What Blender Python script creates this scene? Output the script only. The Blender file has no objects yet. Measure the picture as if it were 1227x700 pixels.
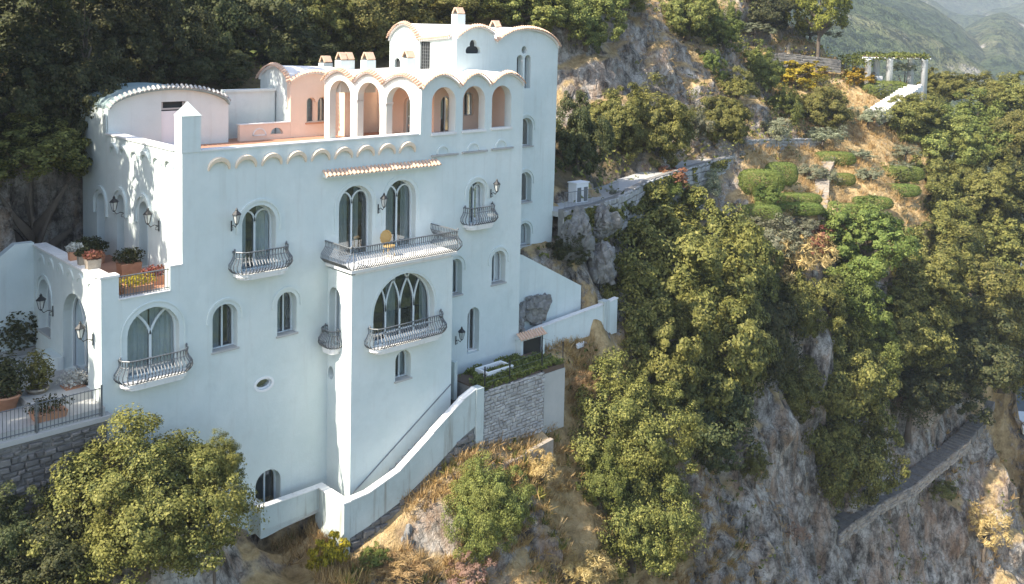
import bpy, bmesh, math, random
import numpy as np
from mathutils import Vector, Matrix
from mathutils.geometry import delaunay_2d_cdt
R = math.radians
random.seed(7); rng = np.random.default_rng(7)
scene = bpy.context.scene
COL = scene.collection

# ---------------------------------------------------------------- camera
YAW, PITCH, ROLL = 0.805695520, 0.0608544523, -0.0239748310
FPX, PPX, PPY, IMW, IMH = 1164.877, 691.317, 104.795, 1227.0, 700.0
def _axes():
    f = np.array([math.cos(PITCH)*math.sin(YAW), math.cos(PITCH)*math.cos(YAW), -math.sin(PITCH)])
    r = np.array([math.cos(YAW), -math.sin(YAW), 0.])
    d = np.cross(f, r)
    if d[2] > 0: d = -d
    return (math.cos(ROLL)*r+math.sin(ROLL)*d, -math.sin(ROLL)*r+math.cos(ROLL)*d, f)
CR, CD, CF = _axes()
def ray(u, v): return CF + (u-PPX)/FPX*CR + (v-PPY)/FPX*CD
CAM = -ray(218.3, 183.)*38.0            # the villa's front left corner at parapet height is the origin, metres
def at(u, v, D): return CAM + ray(u, v)*D       # survey helper: a sighted point at a known distance
cd = bpy.data.cameras.new('camera'); cam = bpy.data.objects.new('camera', cd); COL.objects.link(cam)
cd.sensor_width = 36.0; cd.lens = FPX/IMW*36.0
cd.shift_x = (IMW/2-PPX)/IMW; cd.shift_y = (PPY-IMH/2)/IMW
cd.clip_start = 0.5; cd.clip_end = 12000
M = Matrix(((CR[0], -CD[0], -CF[0], CAM[0]), (CR[1], -CD[1], -CF[1], CAM[1]), (CR[2], -CD[2], -CF[2], CAM[2]), (0, 0, 0, 1)))
cam.matrix_world = M
scene.camera = cam

# ---------------------------------------------------------------- sky, sun, exposure
SUN_EL, SUN_A = R(45), R(6.0)
SUNV = Vector((-math.cos(SUN_A)*math.cos(SUN_EL), math.sin(SUN_A)*math.cos(SUN_EL), math.sin(SUN_EL)))
w = bpy.data.worlds.new('World'); scene.world = w; w.use_nodes = True
nt = w.node_tree; nt.nodes.clear()
sky = nt.nodes.new('ShaderNodeTexSky'); sky.sky_type = 'NISHITA'; sky.sun_disc = False
sky.sun_elevation = SUN_EL; sky.sun_rotation = math.atan2(SUNV.x, SUNV.y) % (2*math.pi)
sky.air_density = 1.0; sky.dust_density = 1.5; sky.ozone_density = 1.0
bg = nt.nodes.new('ShaderNodeBackground'); bg.inputs[1].default_value = 0.15
out = nt.nodes.new('ShaderNodeOutputWorld')
nt.links.new(sky.outputs[0], bg.inputs[0]); nt.links.new(bg.outputs[0], out.inputs[0])
sl = bpy.data.lights.new('sun', 'SUN'); sl.energy = 4.6; sl.angle = R(0.53); sl.color = (1.0, 0.91, 0.78)
so = bpy.data.objects.new('sun', sl); COL.objects.link(so)
so.rotation_euler = (-SUNV).to_track_quat('-Z', 'Y').to_euler(); so.location = (-60, 10, 60)
scene.view_settings.view_transform = 'Standard'; scene.view_settings.look = 'None'
scene.view_settings.exposure = 1.12; scene.view_settings.gamma = 1.0
scene.view_settings.use_curve_mapping = False
scene.cycles.max_bounces = 6; scene.cycles.diffuse_bounces = 3; scene.cycles.glossy_bounces = 2
scene.cycles.transmission_bounces = 3; scene.cycles.transparent_max_bounces = 6; scene.cycles.volume_bounces = 0
scene.cycles.caustics_reflective = False; scene.cycles.caustics_refractive = False
scene.cycles.use_denoising = True

# ---------------------------------------------------------------- materials
MATS = {}
class NT:
    def __init__(s, name):
        s.m = bpy.data.materials.new(name); s.m.use_nodes = True; s.t = s.m.node_tree
        s.b = s.t.nodes['Principled BSDF']; s.o = s.t.nodes['Material Output']; MATS[name] = s.m
        s.tc = None
    def n(s, k, **kw):
        x = s.t.nodes.new(k)
        for a, b in kw.items():
            if a in x.inputs.keys(): x.inputs[a].default_value = b
            else: setattr(x, a, b)
        return x
    def l(s, a, b): s.t.links.new(a, b)
    def coord(s, kind='Object'):
        if s.tc is None: s.tc = s.n('ShaderNodeTexCoord')
        return s.tc.outputs[kind]
    def pos(s): return s.n('ShaderNodeNewGeometry').outputs['Position']
    def noise(s, scale, detail=4, rough=.6, vec=None, stretch=None):
        x = s.n('ShaderNodeTexNoise'); x.inputs['Scale'].default_value = scale
        x.inputs['Detail'].default_value = detail; x.inputs['Roughness'].default_value = rough
        v = vec if vec is not None else s.pos()
        if stretch:
            mp = s.n('ShaderNodeMapping'); mp.inputs['Scale'].default_value = stretch; s.l(v, mp.inputs[0]); v = mp.outputs[0]
        s.l(v, x.inputs['Vector']); return x.outputs[0]
    def ramp(s, fac, stops):
        x = s.n('ShaderNodeValToRGB'); e = x.color_ramp.elements
        while len(e) < len(stops): e.new(.5)
        for i, (p, c) in enumerate(stops):
            e[i].position = p; e[i].color = (*c, 1) if not isinstance(c, (int, float)) else (c, c, c, 1)
        s.l(fac, x.inputs[0]); return x.outputs[0]
    def mix(s, fac, a, b, mode='MIX'):
        x = s.n('ShaderNodeMix'); x.data_type = 'RGBA'; x.blend_type = mode
        for v, i in ((fac, 0), (a, 6), (b, 7)):
            if isinstance(v, (int, float)): x.inputs[i].default_value = v
            elif isinstance(v, tuple): x.inputs[i].default_value = (*v, 1)
            else: s.l(v, x.inputs[i])
        return x.outputs[2]
    def math(s, op, a, b=0.):
        x = s.n('ShaderNodeMath'); x.operation = op
        for v, i in ((a, 0), (b, 1)):
            if isinstance(v, (int, float)): x.inputs[i].default_value = v
            else: s.l(v, x.inputs[i])
        return x.outputs[0]
    def bump(s, h, strength=.3, dist=.05, normal=None):
        x = s.n('ShaderNodeBump'); x.inputs['Strength'].default_value = strength; x.inputs['Distance'].default_value = dist
        s.l(h, x.inputs['Height'])
        if normal is not None: s.l(normal, x.inputs['Normal'])
        return x.outputs[0]
    def fin(s, col=None, rough=.8, normal=None, spec=.3, metal=0):
        if col is not None:
            if isinstance(col, tuple): s.b.inputs['Base Color'].default_value = (*col, 1)
            else: s.l(col, s.b.inputs['Base Color'])
        if isinstance(rough, (int, float)): s.b.inputs['Roughness'].default_value = rough
        else: s.l(rough, s.b.inputs['Roughness'])
        s.b.inputs['Specular IOR Level'].default_value = spec; s.b.inputs['Metallic'].default_value = metal
        if normal is not None: s.l(normal, s.b.inputs['Normal'])
        return s.m

def plaster(name, c0, c1, stain=(.55, .53, .48), amt=.35):
    t = NT(name)
    n1 = t.noise(.35, 5, .65); n2 = t.noise(2.2, 4, .6)
    drip = t.noise(1.0, 5, .65, stretch=(3.2, 3.2, .20))
    c = t.mix(t.ramp(n1, [(.3, 0.), (.7, 1.)]), c0, c1)
    pat = t.noise(.8, 6, .7); c = t.mix(t.math('MULTIPLY', t.ramp(pat, [(.56, 0.), (.62, 1.)]), .16), c, tuple(min(1, x*1.12) for x in c1))
    c = t.mix(t.math('MULTIPLY', t.ramp(t.noise(.5, 6, .7), [(.58, 0.), (.72, 1.)]), .30), c, tuple(x*.80 for x in c0))
    c = t.mix(t.math('MULTIPLY', t.ramp(drip, [(.54, 0.), (.78, 1.)]), amt), c, stain)
    c = t.mix(t.math('MULTIPLY', t.ramp(n2, [(.5, 0.), (.85, 1.)]), .18), c, stain)
    nb = t.noise(14, 4, .6); nb2 = t.noise(1.6, 3, .5)
    b = t.bump(nb2, .25, .06); b = t.bump(nb, .28, .015, b)
    return t.fin(c, .88, b, .25)
plaster('plaster', (.60, .675, .65), (.715, .765, .735), (.48, .48, .43), .32)
plaster('plaster_bounce_tint', (.78, .60, .47), (.83, .68, .56), amt=.12)  # peach tint stands in for sunlight bounced off the terracotta floor
plaster('plaster_old', (.44, .51, .49), (.60, .65, .62), (.25, .22, .17), .95)
plaster('stucco_roof', (.72, .70, .66), (.82, .80, .77), (.40, .38, .34), .3)
plaster('vault_green', (.24, .33, .33), (.36, .45, .44), (.16, .18, .16), .6)
plaster('coping', (.74, .73, .70), (.84, .83, .80), (.35, .32, .27), .5)

def simple(name, c0, c1, scale=3., rough=.7, bump=.2, bscale=12., spec=.3, metal=0, dist=.02):
    t = NT(name); c = t.mix(t.noise(scale, 4), c0, c1)
    return t.fin(c, rough, t.bump(t.noise(bscale, 4), bump, dist), spec, metal)
simple('plaster_sunwarm', (.80, .66, .50), (.86, .74, .60), 3., .85)  # front parapet arches, warm sunlight tinted into the base colour
simple('terracotta', (.42, .19, .10), (.58, .32, .20), 5.)
simple('tile', (.52, .30, .19), (.74, .56, .42), 6., .85, .3, 18.)
simple('tile_floor', (.40, .19, .12), (.52, .29, .19), 1.4, .75, .15)
simple('iron', (.09, .10, .105), (.22, .23, .235), 9., .5, .1, 30, .5, .3)
simple('iron_dark', (.02, .022, .024), (.05, .05, .05), 9., .5, .1, 30, .5, .4)
simple('paint_frame', (.62, .68, .68), (.70, .75, .75), 4., .5, .05)
simple('curtain', (.50, .56, .56), (.66, .71, .71), 5., .9, .1)
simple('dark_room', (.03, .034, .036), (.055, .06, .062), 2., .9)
simple('wood', (.16, .09, .05), (.26, .16, .09), 6., .6)
simple('concrete', (.38, .38, .36), (.52, .51, .48), 1.2, .9, .35, 8., dist=.03)
simple('bark', (.09, .07, .05), (.18, .15, .12), 4., .95, .7, 12., dist=.04)
simple('bark_pale', (.40, .37, .34), (.56, .53, .50), 4., .9, .5, 14.)
simple('straw_soil', (.30, .22, .12), (.46, .34, .19), 3., .95, .5)
simple('soil', (.10, .07, .05), (.17, .12, .09), 3., .95, .5)
simple('asphalt', (.10, .115, .12), (.16, .18, .185), .4, .9, .2)
simple('white_paint', (.78, .79, .79), (.84, .84, .83), 3., .5, .05)
simple('wicker', (.42, .28, .10), (.55, .38, .16), 9., .7, .5, 40.)
t = NT('glass')
gl = t.n('ShaderNodeBsdfGlossy'); gl.inputs['Roughness'].default_value = .02; gl.inputs['Color'].default_value = (.9, .95, 1, 1)
tr = t.n('ShaderNodeBsdfTransparent'); tr.inputs['Color'].default_value = (.72, .78, .80, 1)
fr = t.n('ShaderNodeFresnel'); fr.inputs['IOR'].default_value = 1.5
mx = t.n('ShaderNodeMixShader'); t.l(t.math('ADD', t.math('MULTIPLY', fr.outputs[0], 1.6), .10), mx.inputs[0]); t.l(tr.outputs[0], mx.inputs[1]); t.l(gl.outputs[0], mx.inputs[2])
t.l(mx.outputs[0], t.o.inputs[0])
t = NT('lamp_glass'); t.fin((.5, .52, .5), .3, None, .5)

def leafmat(name, cols, hl=None, trans=.25):
    t = NT(name)
    geo = t.n('ShaderNodeNewGeometry'); oi = t.n('ShaderNodeObjectInfo')
    c = t.ramp(geo.outputs['Random Per Island'], [(i/(len(cols)-1), k) for i, k in enumerate(cols)])
    hs = t.n('ShaderNodeHueSaturation')
    hs.inputs['Saturation'].default_value = 1.0
    t.l(t.math('ADD', t.math('MULTIPLY', oi.outputs['Random'], .05), .475), hs.inputs['Hue'])
    t.l(t.math('ADD', t.math('MULTIPLY', oi.outputs['Random'], .45), .8), hs.inputs['Value'])
    t.l(c, hs.inputs['Color'])
    big = t.noise(.55, 3, .6)
    c2 = t.mix(t.math('MULTIPLY', t.ramp(big, [(.42, 0.), (.7, 1.)]), .5), hs.outputs[0], hl or cols[-1])
    t.fin(c2, .62, None, .25)
    td = t.n('ShaderNodeBsdfTranslucent'); t.l(c2, td.inputs[0])
    mx = t.n('ShaderNodeMixShader'); mx.inputs[0].default_value = trans
    t.l(t.b.outputs[0], mx.inputs[1]); t.l(td.outputs[0], mx.inputs[2]); t.l(mx.outputs[0], t.o.inputs[0])
leafmat('leaf_oak', [(.036, .048, .014), (.094, .112, .028), (.19, .195, .05), (.32, .30, .085)], (.27, .245, .055))
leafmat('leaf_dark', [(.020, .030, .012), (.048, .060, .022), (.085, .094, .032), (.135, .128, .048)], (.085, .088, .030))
leafmat('leaf_olive', [(0.108, 0.126, 0.078), (0.180, 0.198, 0.120), (0.264, 0.276, 0.168), (0.336, 0.324, 0.216)], (0.264, 0.252, 0.144))
leafmat('leaf_bright', [(.05, .075, .018), (.10, .14, .03), (.165, .205, .045), (.24, .27, .07)], (.20, .215, .05))
leafmat('leaf_pine', [(0.051, 0.058, 0.012), (0.109, 0.116, 0.017), (0.189, 0.181, 0.029), (0.261, 0.232, 0.043)], (0.217, 0.203, 0.029))
leafmat('leaf_yellow', [(.10, .085, .01), (.22, .18, .015), (.36, .27, .02), (.48, .34, .03)], (.40, .29, .02))
leafmat('leaf_pink', [(.16, .09, .075), (.26, .15, .12), (.34, .22, .17), (.40, .28, .2)], (.34, .22, .14))
leafmat('leaf_dry', [(.26, .17, .06), (.40, .28, .11), (.54, .39, .17), (.64, .49, .25)], (.54, .38, .13))
leafmat('leaf_white', [(.3, .3, .25), (.5, .5, .45), (.6, .6, .55), (.7, .7, .65)], (.6, .6, .55))
leafmat('leaf_red', [(.20, .06, .05), (.30, .10, .08), (.24, .13, .06), (.38, .16, .10)], (.25, .12, .06))

# terrain: limestone on steep faces, dry soil and straw where it lies flatter
t = NT('cliff')
geo = t.n('ShaderNodeNewGeometry'); P = geo.outputs['Position']
sep = t.n('ShaderNodeSeparateXYZ'); t.l(geo.outputs['Normal'], sep.inputs[0])
n1 = t.noise(.16, 6, .65); n2 = t.noise(1.15, 8, .74, stretch=(1., 1., .5)); n3 = t.noise(.55, 6, .68, stretch=(1.6, 1.6, .35)); n4 = t.noise(4.5, 5, .65)
rock = t.ramp(n2, [(.38, (.060, .050, .040)), (.46, (.22, .195, .165)), (.53, (.39, .355, .305)), (.63, (.63, .585, .515))])  # rock tones, dark end deepened in place of crevice shading
rock = t.mix(t.math('MULTIPLY', t.ramp(n3, [(.48, 0.), (.64, 1.)]), .66), rock, (.44, .29, .185))
rock = t.mix(t.math('MULTIPLY', t.ramp(n1, [(.52, 0.), (.68, 1.)]), .5), rock, (.25, .19, .15))
rock = t.mix(t.math('MULTIPLY', t.ramp(n4, [(.56, 0.), (.65, 1.)]), .5), rock, (.07, .063, .05))
vc = t.n('ShaderNodeTexVoronoi'); vc.feature = 'DISTANCE_TO_EDGE'; vc.inputs['Scale'].default_value = 1.1
wq = t.n('ShaderNodeVectorMath'); wq.operation = 'ADD'; nq = t.n('ShaderNodeTexNoise'); nq.inputs['Scale'].default_value = 1.7; nq.inputs['Detail'].default_value = 4; t.l(P, nq.inputs[0]); t.l(P, wq.inputs[0]); t.l(nq.outputs[1], wq.inputs[1]); t.l(wq.outputs[0], vc.inputs[0])
rock = t.mix(t.math('MULTIPLY', t.ramp(vc.outputs[0], [(.0, 1.), (.05, 0.)]), .5), rock, (.04, .037, .03))  # crack lines darkened in the colour for shade the bump cannot give
soil = t.ramp(t.noise(1.3, 6, .7), [(.28, (.20, .145, .07)), (.45, (.42, .295, .14)), (.6, (.57, .42, .22)), (.78, (.66, .52, .32))])
sl_ = t.math('ADD', sep.outputs[2], t.math('MULTIPLY', t.math('SUBTRACT', n2, .5), .55))
cov = t.n('ShaderNodeVertexColor'); cov.layer_name = 'cover'; cs = t.n('ShaderNodeSeparateColor'); t.l(cov.outputs[0], cs.inputs[0])
straw = t.ramp(t.math('ADD', t.math('MULTIPLY', cs.outputs[0], .62), t.math('SUBTRACT', t.noise(.9, 5, .7), .30)), [(.40, 0.), (.52, 1.)])
col = t.mix(t.ramp(sl_, [(.62, 0.), (.78, 1.)]), rock, soil)
col = t.mix(straw, col, soil)
col = t.mix(cs.outputs[1], col, t.mix(t.noise(1.5, 5), (.035, .030, .020), (.10, .085, .05)))
vor = t.n('ShaderNodeTexVoronoi'); vor.feature = 'DISTANCE_TO_EDGE'; vor.inputs['Scale'].default_value = .8
wv = t.n('ShaderNodeVectorMath'); wv.operation = 'ADD'
ns = t.n('ShaderNodeTexNoise'); ns.inputs['Scale'].default_value = 1.1; t.l(P, ns.inputs[0])
t.l(P, wv.inputs[0]); t.l(ns.outputs[1], wv.inputs[1]); t.l(wv.outputs[0], vor.inputs[0])
b = t.bump(t.noise(.9, 7, .72), .9, .6); b = t.bump(t.ramp(vor.outputs[0], [(0., 0.), (.10, 1.)]), .35, .07, b)
t.fin(col, .95, b, .15)

def stonemat(name, c0, c1, c2):
    t = NT(name); oi = t.n('ShaderNodeObjectInfo')
    c = t.ramp(t.noise(2.5, 5, .7), [(.3, c0), (.5, c1), (.72, c2)])
    geo = t.n('ShaderNodeNewGeometry')
    c = t.mix(.35, c, t.ramp(geo.outputs['Random Per Island'], [(0., c0), (.5, c1), (1., c2)]))
    return t.fin(c, .93, t.bump(t.noise(9, 6, .7), .8, .05), .15)
stonemat('stone', (.27, .265, .25), (.42, .41, .39), (.58, .57, .54))
stonemat('stone_warm', (.22, .18, .14), (.36, .31, .25), (.50, .45, .38))
stonemat('stone_dark', (.11, .105, .10), (.19, .18, .165), (.29, .275, .25))
stonemat('mortar', (.16, .15, .14), (.24, .23, .21), (.32, .31, .29))
stonemat('boulder', (.10, .095, .09), (.24, .235, .22), (.42, .41, .385))

# ---------------------------------------------------------------- mesh helpers
ORG = {}
def tag(o, label=None, cat=None, group=None, kind=None):
    if label: o['label'] = label
    if cat: o['category'] = cat
    if group: o['group'] = group
    if kind: o['kind'] = kind
    return o
def thing(name, loc, label, cat, group=None):
    o = bpy.data.objects.new(name, None); COL.objects.link(o); o.location = loc; o.empty_display_size = .3
    ORG[o.as_pointer()] = Vector(loc); return tag(o, label, cat, group)
def link(name, me, mat=None, parent=None, smooth=False, origin=None):
    if mat is not None: me.materials.append(MATS[mat])
    if smooth:
        me.polygons.foreach_set('use_smooth', [True]*len(me.polygons))
    o = bpy.data.objects.new(name, me); COL.objects.link(o)
    if parent is not None: o.parent = parent
    return o
class MB:
    def __init__(s): s.v = []; s.f = []
    def add(s, vs, fs):
        k = len(s.v); s.v += [tuple(p) for p in vs]; s.f += [tuple(i+k for i in f) for f in fs]
    def box(s, x0, x1, y0, y1, z0, z1):
        s.add([(x0,y0,z0),(x1,y0,z0),(x1,y1,z0),(x0,y1,z0),(x0,y0,z1),(x1,y0,z1),(x1,y1,z1),(x0,y1,z1)],
              [(0,3,2,1),(4,5,6,7),(0,1,5,4),(1,2,6,5),(2,3,7,6),(3,0,4,7)])
    def prism(s, base, top):     # two equal loops
        n = len(base); s.add(list(base)+list(top), [tuple(range(n-1,-1,-1)), tuple(range(n,2*n))]+[(i,(i+1)%n,n+(i+1)%n,n+i) for i in range(n)])
    def tube(s, pts, r, n=4, caps=True):
        pts = [Vector(p) for p in pts]; m = len(pts); rr = r if isinstance(r, (list, tuple)) else [r]*m
        vs = []
        for i, p in enumerate(pts):
            d = (pts[min(i+1,m-1)]-pts[max(i-1,0)]).normalized()
            a = d.cross(Vector((0,0,1)))
            if a.length < 1e-3: a = Vector((1,0,0))
            a.normalize(); b = d.cross(a)
            for k in range(n):
                q = 2*math.pi*k/n; vs.append(p+(a*math.cos(q)+b*math.sin(q))*rr[i])
        fs = [(i*n+k, i*n+(k+1)%n, (i+1)*n+(k+1)%n, (i+1)*n+k) for i in range(m-1) for k in range(n)]
        if caps: fs += [tuple(range(n-1,-1,-1)), tuple(range((m-1)*n, m*n))]
        s.add(vs, fs)
    def lathe(s, c, prof, n=12):
        vs = []; m = len(prof)
        for (r, z) in prof:
            for k in range(n):
                q = 2*math.pi*k/n; vs.append((c[0]+r*math.cos(q), c[1]+r*math.sin(q), c[2]+z))
        fs = [(i*n+k, i*n+(k+1)%n, (i+1)*n+(k+1)%n, (i+1)*n+k) for i in range(m-1) for k in range(n)]
        fs += [tuple(range(n-1,-1,-1)), tuple(range((m-1)*n, m*n))]
        s.add(vs, fs)
    def build(s, name, mat, parent=None, smooth=False, kind=None):
        o0 = ORG.get(parent.as_pointer(), Vector((0,0,0))) if parent is not None else None
        if o0 is None:
            o0 = Vector((0,0,0))
        me = bpy.data.meshes.new(name)
        me.from_pydata([(p[0]-o0[0], p[1]-o0[1], p[2]-o0[2]) for p in s.v], [], s.f)
        bm = bmesh.new(); bm.from_mesh(me); bmesh.ops.recalc_face_normals(bm, faces=bm.faces); bm.to_mesh(me); bm.free()
        o = link(name, me, mat, parent, smooth); ORG[o.as_pointer()] = o0
        if kind: o['kind'] = kind
        return o

def arch(a0, a1, b0, b1, n=14, rise=None, pointed=0):
    """closed loop of an arched opening, from b0 up to the crown b1"""
    c = (a0+a1)/2; h = (a1-a0)/2; rise = rise if rise is not None else h
    sp = b1-rise
    pts = [(a0, b0), (a1, b0)]
    for k in range(n+1):
        q = math.pi*k/n
        x, z = math.cos(q), math.sin(q)
        pts.append((c+h*x, sp+rise*z))
    return pts
def ellipse(c, z, rx, rz, n=18): return [(c+rx*math.cos(2*math.pi*k/n), z+rz*math.sin(2*math.pi*k/n)) for k in range(n)]
def inpoly(p, poly):
    x, y = p; ins = False; n = len(poly); j = n-1
    for i in range(n):
        xi, yi = poly[i]; xj, yj = poly[j]
        if (yi > y) != (yj > y) and x < (xj-xi)*(y-yi)/(yj-yi)+xi: ins = not ins
        j = i
    return ins
def slab(mb, fm, outer, holes, t):
    """a wall of thickness t with real openings; fm(a, b, depth) -> xyz"""
    vs = []; es = []
    for loop in [outer]+holes:
        k = len(vs); n = len(loop); vs += [Vector(p) for p in loop]; es += [(k+i, k+(i+1) % n) for i in range(n)]
    v2, e2, f2, *_ = delaunay_2d_cdt(vs, es, [], 0, 1e-5)
    tri = []
    for f in f2:
        c = (sum(v2[i][0] for i in f)/len(f), sum(v2[i][1] for i in f)/len(f))
        if inpoly(c, outer) and not any(inpoly(c, h) for h in holes): tri.append(f)
    mb.add([fm(p[0], p[1], 0) for p in v2], tri)
    mb.add([fm(p[0], p[1], t) for p in v2], [tuple(reversed(f)) for f in tri])
    for loop in [outer]+holes:
        n = len(loop)
        mb.add([fm(p[0], p[1], 0) for p in loop]+[fm(p[0], p[1], t) for p in loop],
               [(i, (i+1) % n, n+(i+1) % n, n+i) for i in range(n)])
def band(mb, fm, loop, wd, d0, d1, closed=False):
    """a flat bar of width wd following a line in wall coordinates, between depths d0 and d1"""
    n = len(loop); L = []; Rr = []
    for i, p in enumerate(loop):
        a = loop[(i-1) % n] if closed or i > 0 else p
        b = loop[(i+1) % n] if closed or i < n-1 else p
        dx, dz = b[0]-a[0], b[1]-a[1]; q = math.hypot(dx, dz) or 1
        nx, nz = -dz/q*wd/2, dx/q*wd/2
        L.append((p[0]+nx, p[1]+nz)); Rr.append((p[0]-nx, p[1]-nz))
    vs = []
    for i in range(n): vs += [fm(*L[i], d0), fm(*Rr[i], d0), fm(*Rr[i], d1), fm(*L[i], d1)]
    fs = []
    for i in range(n if closed else n-1):
        a, b = 4*i, 4*((i+1) % n)
        fs += [(a+k, a+(k+1) % 4, b+(k+1) % 4, b+k) for k in range(4)]
    if not closed: fs += [(3, 2, 1, 0), (4*n-4, 4*n-3, 4*n-2, 4*n-1)]
    mb.add(vs, fs)
def front(y0): return lambda a, b, d: (a, y0+d, b)
def side(x0): return lambda a, b, d: (x0+d, a, b)

# value noise, vectorised
def _h(ix, iy, iz):
    n = (ix.astype(np.int64)*374761393 + iy.astype(np.int64)*668265263 + iz.astype(np.int64)*2147483647) & 0xffffffff
    n = ((n ^ (n >> 13))*1274126177) & 0xffffffff
    n = ((n ^ (n >> 16))*2246822519) & 0xffffffff
    return ((n ^ (n >> 15)) & 0xffffff)/float(0xffffff)
def vnoise(x, y, z):
    x, y, z = np.broadcast_arrays(x, y, z)
    ix, iy, iz = np.floor(x), np.floor(y), np.floor(z); fx, fy, fz = x-ix, y-iy, z-iz
    fx, fy, fz = fx*fx*(3-2*fx), fy*fy*(3-2*fy), fz*fz*(3-2*fz); r = 0
    for a in (0, 1):
        for b in (0, 1):
            for c in (0, 1):
                r = r + (fx if a else 1-fx)*(fy if b else 1-fy)*(fz if c else 1-fz)*_h(ix+a, iy+b, iz+c)
    return r
def worley(x, y, z):
    ix, iy, iz = np.floor(x), np.floor(y), np.floor(z); f1 = np.full(x.shape, 9.); f2 = f1.copy(); cid = np.zeros(x.shape)
    for a in (-1, 0, 1):
        for b in (-1, 0, 1):
            for c in (-1, 0, 1):
                jx, jy, jz = ix+a, iy+b, iz+c
                d = (jx+_h(jx, jy, jz)-x)**2+(jy+_h(jx+31, jy, jz)-y)**2+(jz+_h(jx, jy+57, jz)-z)**2
                m = d < f1; f2 = np.where(m, f1, np.minimum(f2, d)); cid = np.where(m, _h(jx, jy, jz+91), cid); f1 = np.where(m, d, f1)
    return np.sqrt(f1), np.sqrt(f2), cid
def fbm(x, y, z, o=4):
    s = 0; a = .5; k = 1.
    for i in range(o): s = s+a*(vnoise(x*k+i*17.3, y*k+i*5.7, z*k-i*9.1)*2-1); a *= .5; k *= 2.03
    return s
# ================================================================ terrain
CP = []          # (x, y, z)
def cp(u, v, D): p = at(u, v, D); CP.append(tuple(p))
# rocks right below the villa and the dry slope in front of the stone platform
for a in [(440,648,41.8),(500,600,43.4),(556,552,45.2),(470,695,40.6),(520,660,42.4),(560,640,43.2),(600,690,43.2),(560,720,41.4),
          (610,590,45.6),(650,600,46.6),(690,655,47.6),(640,545,48.2),(690,500,52.),(700,455,53.6),(735,425,56.),(690,425,54.8),(760,700,52.),
          (740,610,51.5),(770,560,55.),(760,490,57.),(350,690,40.8),(412,720,37.8),(300,655,40.),(290,700,38.5),
          # cliff under the big trees
          (830,530,60.),(830,620,59.),(830,720,57.5),(900,520,65.),(900,620,63.5),(900,720,61.5),(945,510,70.),(960,560,71.),(950,700,66.),(985,600,76.),(985,700,74.),
          (1010,590,80.),(1010,650,79.),(1020,720,76.),(1080,560,86.),(1080,520,88.5),(1075,600,84.),(1080,700,82.),(1130,540,91.),(1130,500,93.),(1150,620,88.),(1150,720,85.),
          (1185,480,97.),(1190,560,94.),(1200,640,90.),(1205,720,87.),(1250,560,105.),(1240,700,98.),(1215,505,152.),(1260,480,168.),(1230,462,178.),
          # wooded slope
          (830,490,64.),(800,330,71.),(900,420,72.),(980,400,78.),(1080,430,89.),(1180,420,101.),(1200,330,112.),(1100,350,92.),(740,345,62.),(760,300,66.),
          # garden terraces
          (850,262,78.),(900,300,77.),(960,300,81.),(1000,250,89.),(1000,200,98.),(940,210,92.),(1090,262,94.),(1090,190,107.),(1040,192,102.),(960,176,100.),(1160,250,112.),(1030,280,85.),
          # path bench
          (670,253,59.5),(720,240,64.),(800,205,74.),(870,184,82.),(905,170,88.),
          # hill above
          (930,110,112.),(980,130,112.),(1075,108,122.),(1100,105,126.),(1000,75,122.),(900,55,118.),(960,20,130.),(1150,140,140.),(1200,150,160.),(1040,60,132.),
          (700,152,73.),(760,115,80.),(760,30,85.),(850,95,92.),(860,25,97.),(760,-60,98.),(600,-120,92.),(680,90,75.),(690,20,79.),(880,-40,120.),(1000,-20,160.),
          (500,-60,88.),(400,-40,80.),(300,-20,74.),(200,0,68.),(100,-60,70.),(0,-60,68.)]: cp(*a)
for a in [(60,640,38.6),(170,600,38.9),(245,620,39.6),(100,700,37.6),(200,690,38.4),(0,600,38.3)]: cp(*a)
CP += [(-3.,-.9,-10.6),(0,-1.,-13.5),(2.5,-1.2,-16.8),(-8,-1.,-12.),(-14,-1.,-12.5),(-5,-6,-20),(0,-7,-23),(5,-7,-21.5),(-15,-8,-22),(-22,-16,-36),(0,-18,-34),(14,-14,-29),(28,-12,-31),(40,-14,-38),(60,-10,-46),(90,0,-52),(130,20,-56),
       (-30,-40,-60),(30,-50,-64),(100,-50,-68),(-60,-20,-50),(-12,4,-10.5),(-12,7.5,-10),(-4,4,-10),(-4,8.0,-9.5),(-4,9.8,-3.5),(-4,12,-1.5),(0,11.5,-.8),(-10,10,-5),(-12,13,-1),(-26,2,-14),(-26,14,-2),(-40,20,4),
       (4,4,-13),(12,4,-12),(17,4,-11),(5,11.3,-1.2),(10,11.5,-.6),(15,12,-1),(21.5,11.5,-1.8),(24.6,7,-4.6),(23.9,4,-6.3),(21,2.2,-8.),(24.9,1.5,-9.6),(21,-.2,-12.),(25.5,.3,-12.3),(16,1.5,-12.3),(27,4,-8.6),
       (5,16,2.2),(12,17,2.2),(20,18,1.2),(5,24,6),(20,28,7),(0,18,2.5),(-10,20,4),(10,34,12),(30,40,14),(60,60,20),(40,60,26),(90,90,30),(0,60,40),(-40,60,42),(40,100,48),(130,130,30),(120,60,-2),(150,90,-12),(170,60,-62),(140,30,-66),(200,120,-40),(200,40,-62),(180,200,10)]
CPA = np.array(CP); _x, _y, _z = CPA.T
_d = np.hypot(_x[:, None]-_x[None], _y[:, None]-_y[None]); _n = len(_x)
_A = np.zeros((_n+3, _n+3)); _A[:_n, :_n] = -_d-np.eye(_n)*.25
_Pm = np.stack([np.ones(_n), _x, _y], 1); _A[:_n, _n:] = _Pm; _A[_n:, :_n] = _Pm.T
_w = np.linalg.solve(_A, np.concatenate([_z, np.zeros(3)]))
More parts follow.
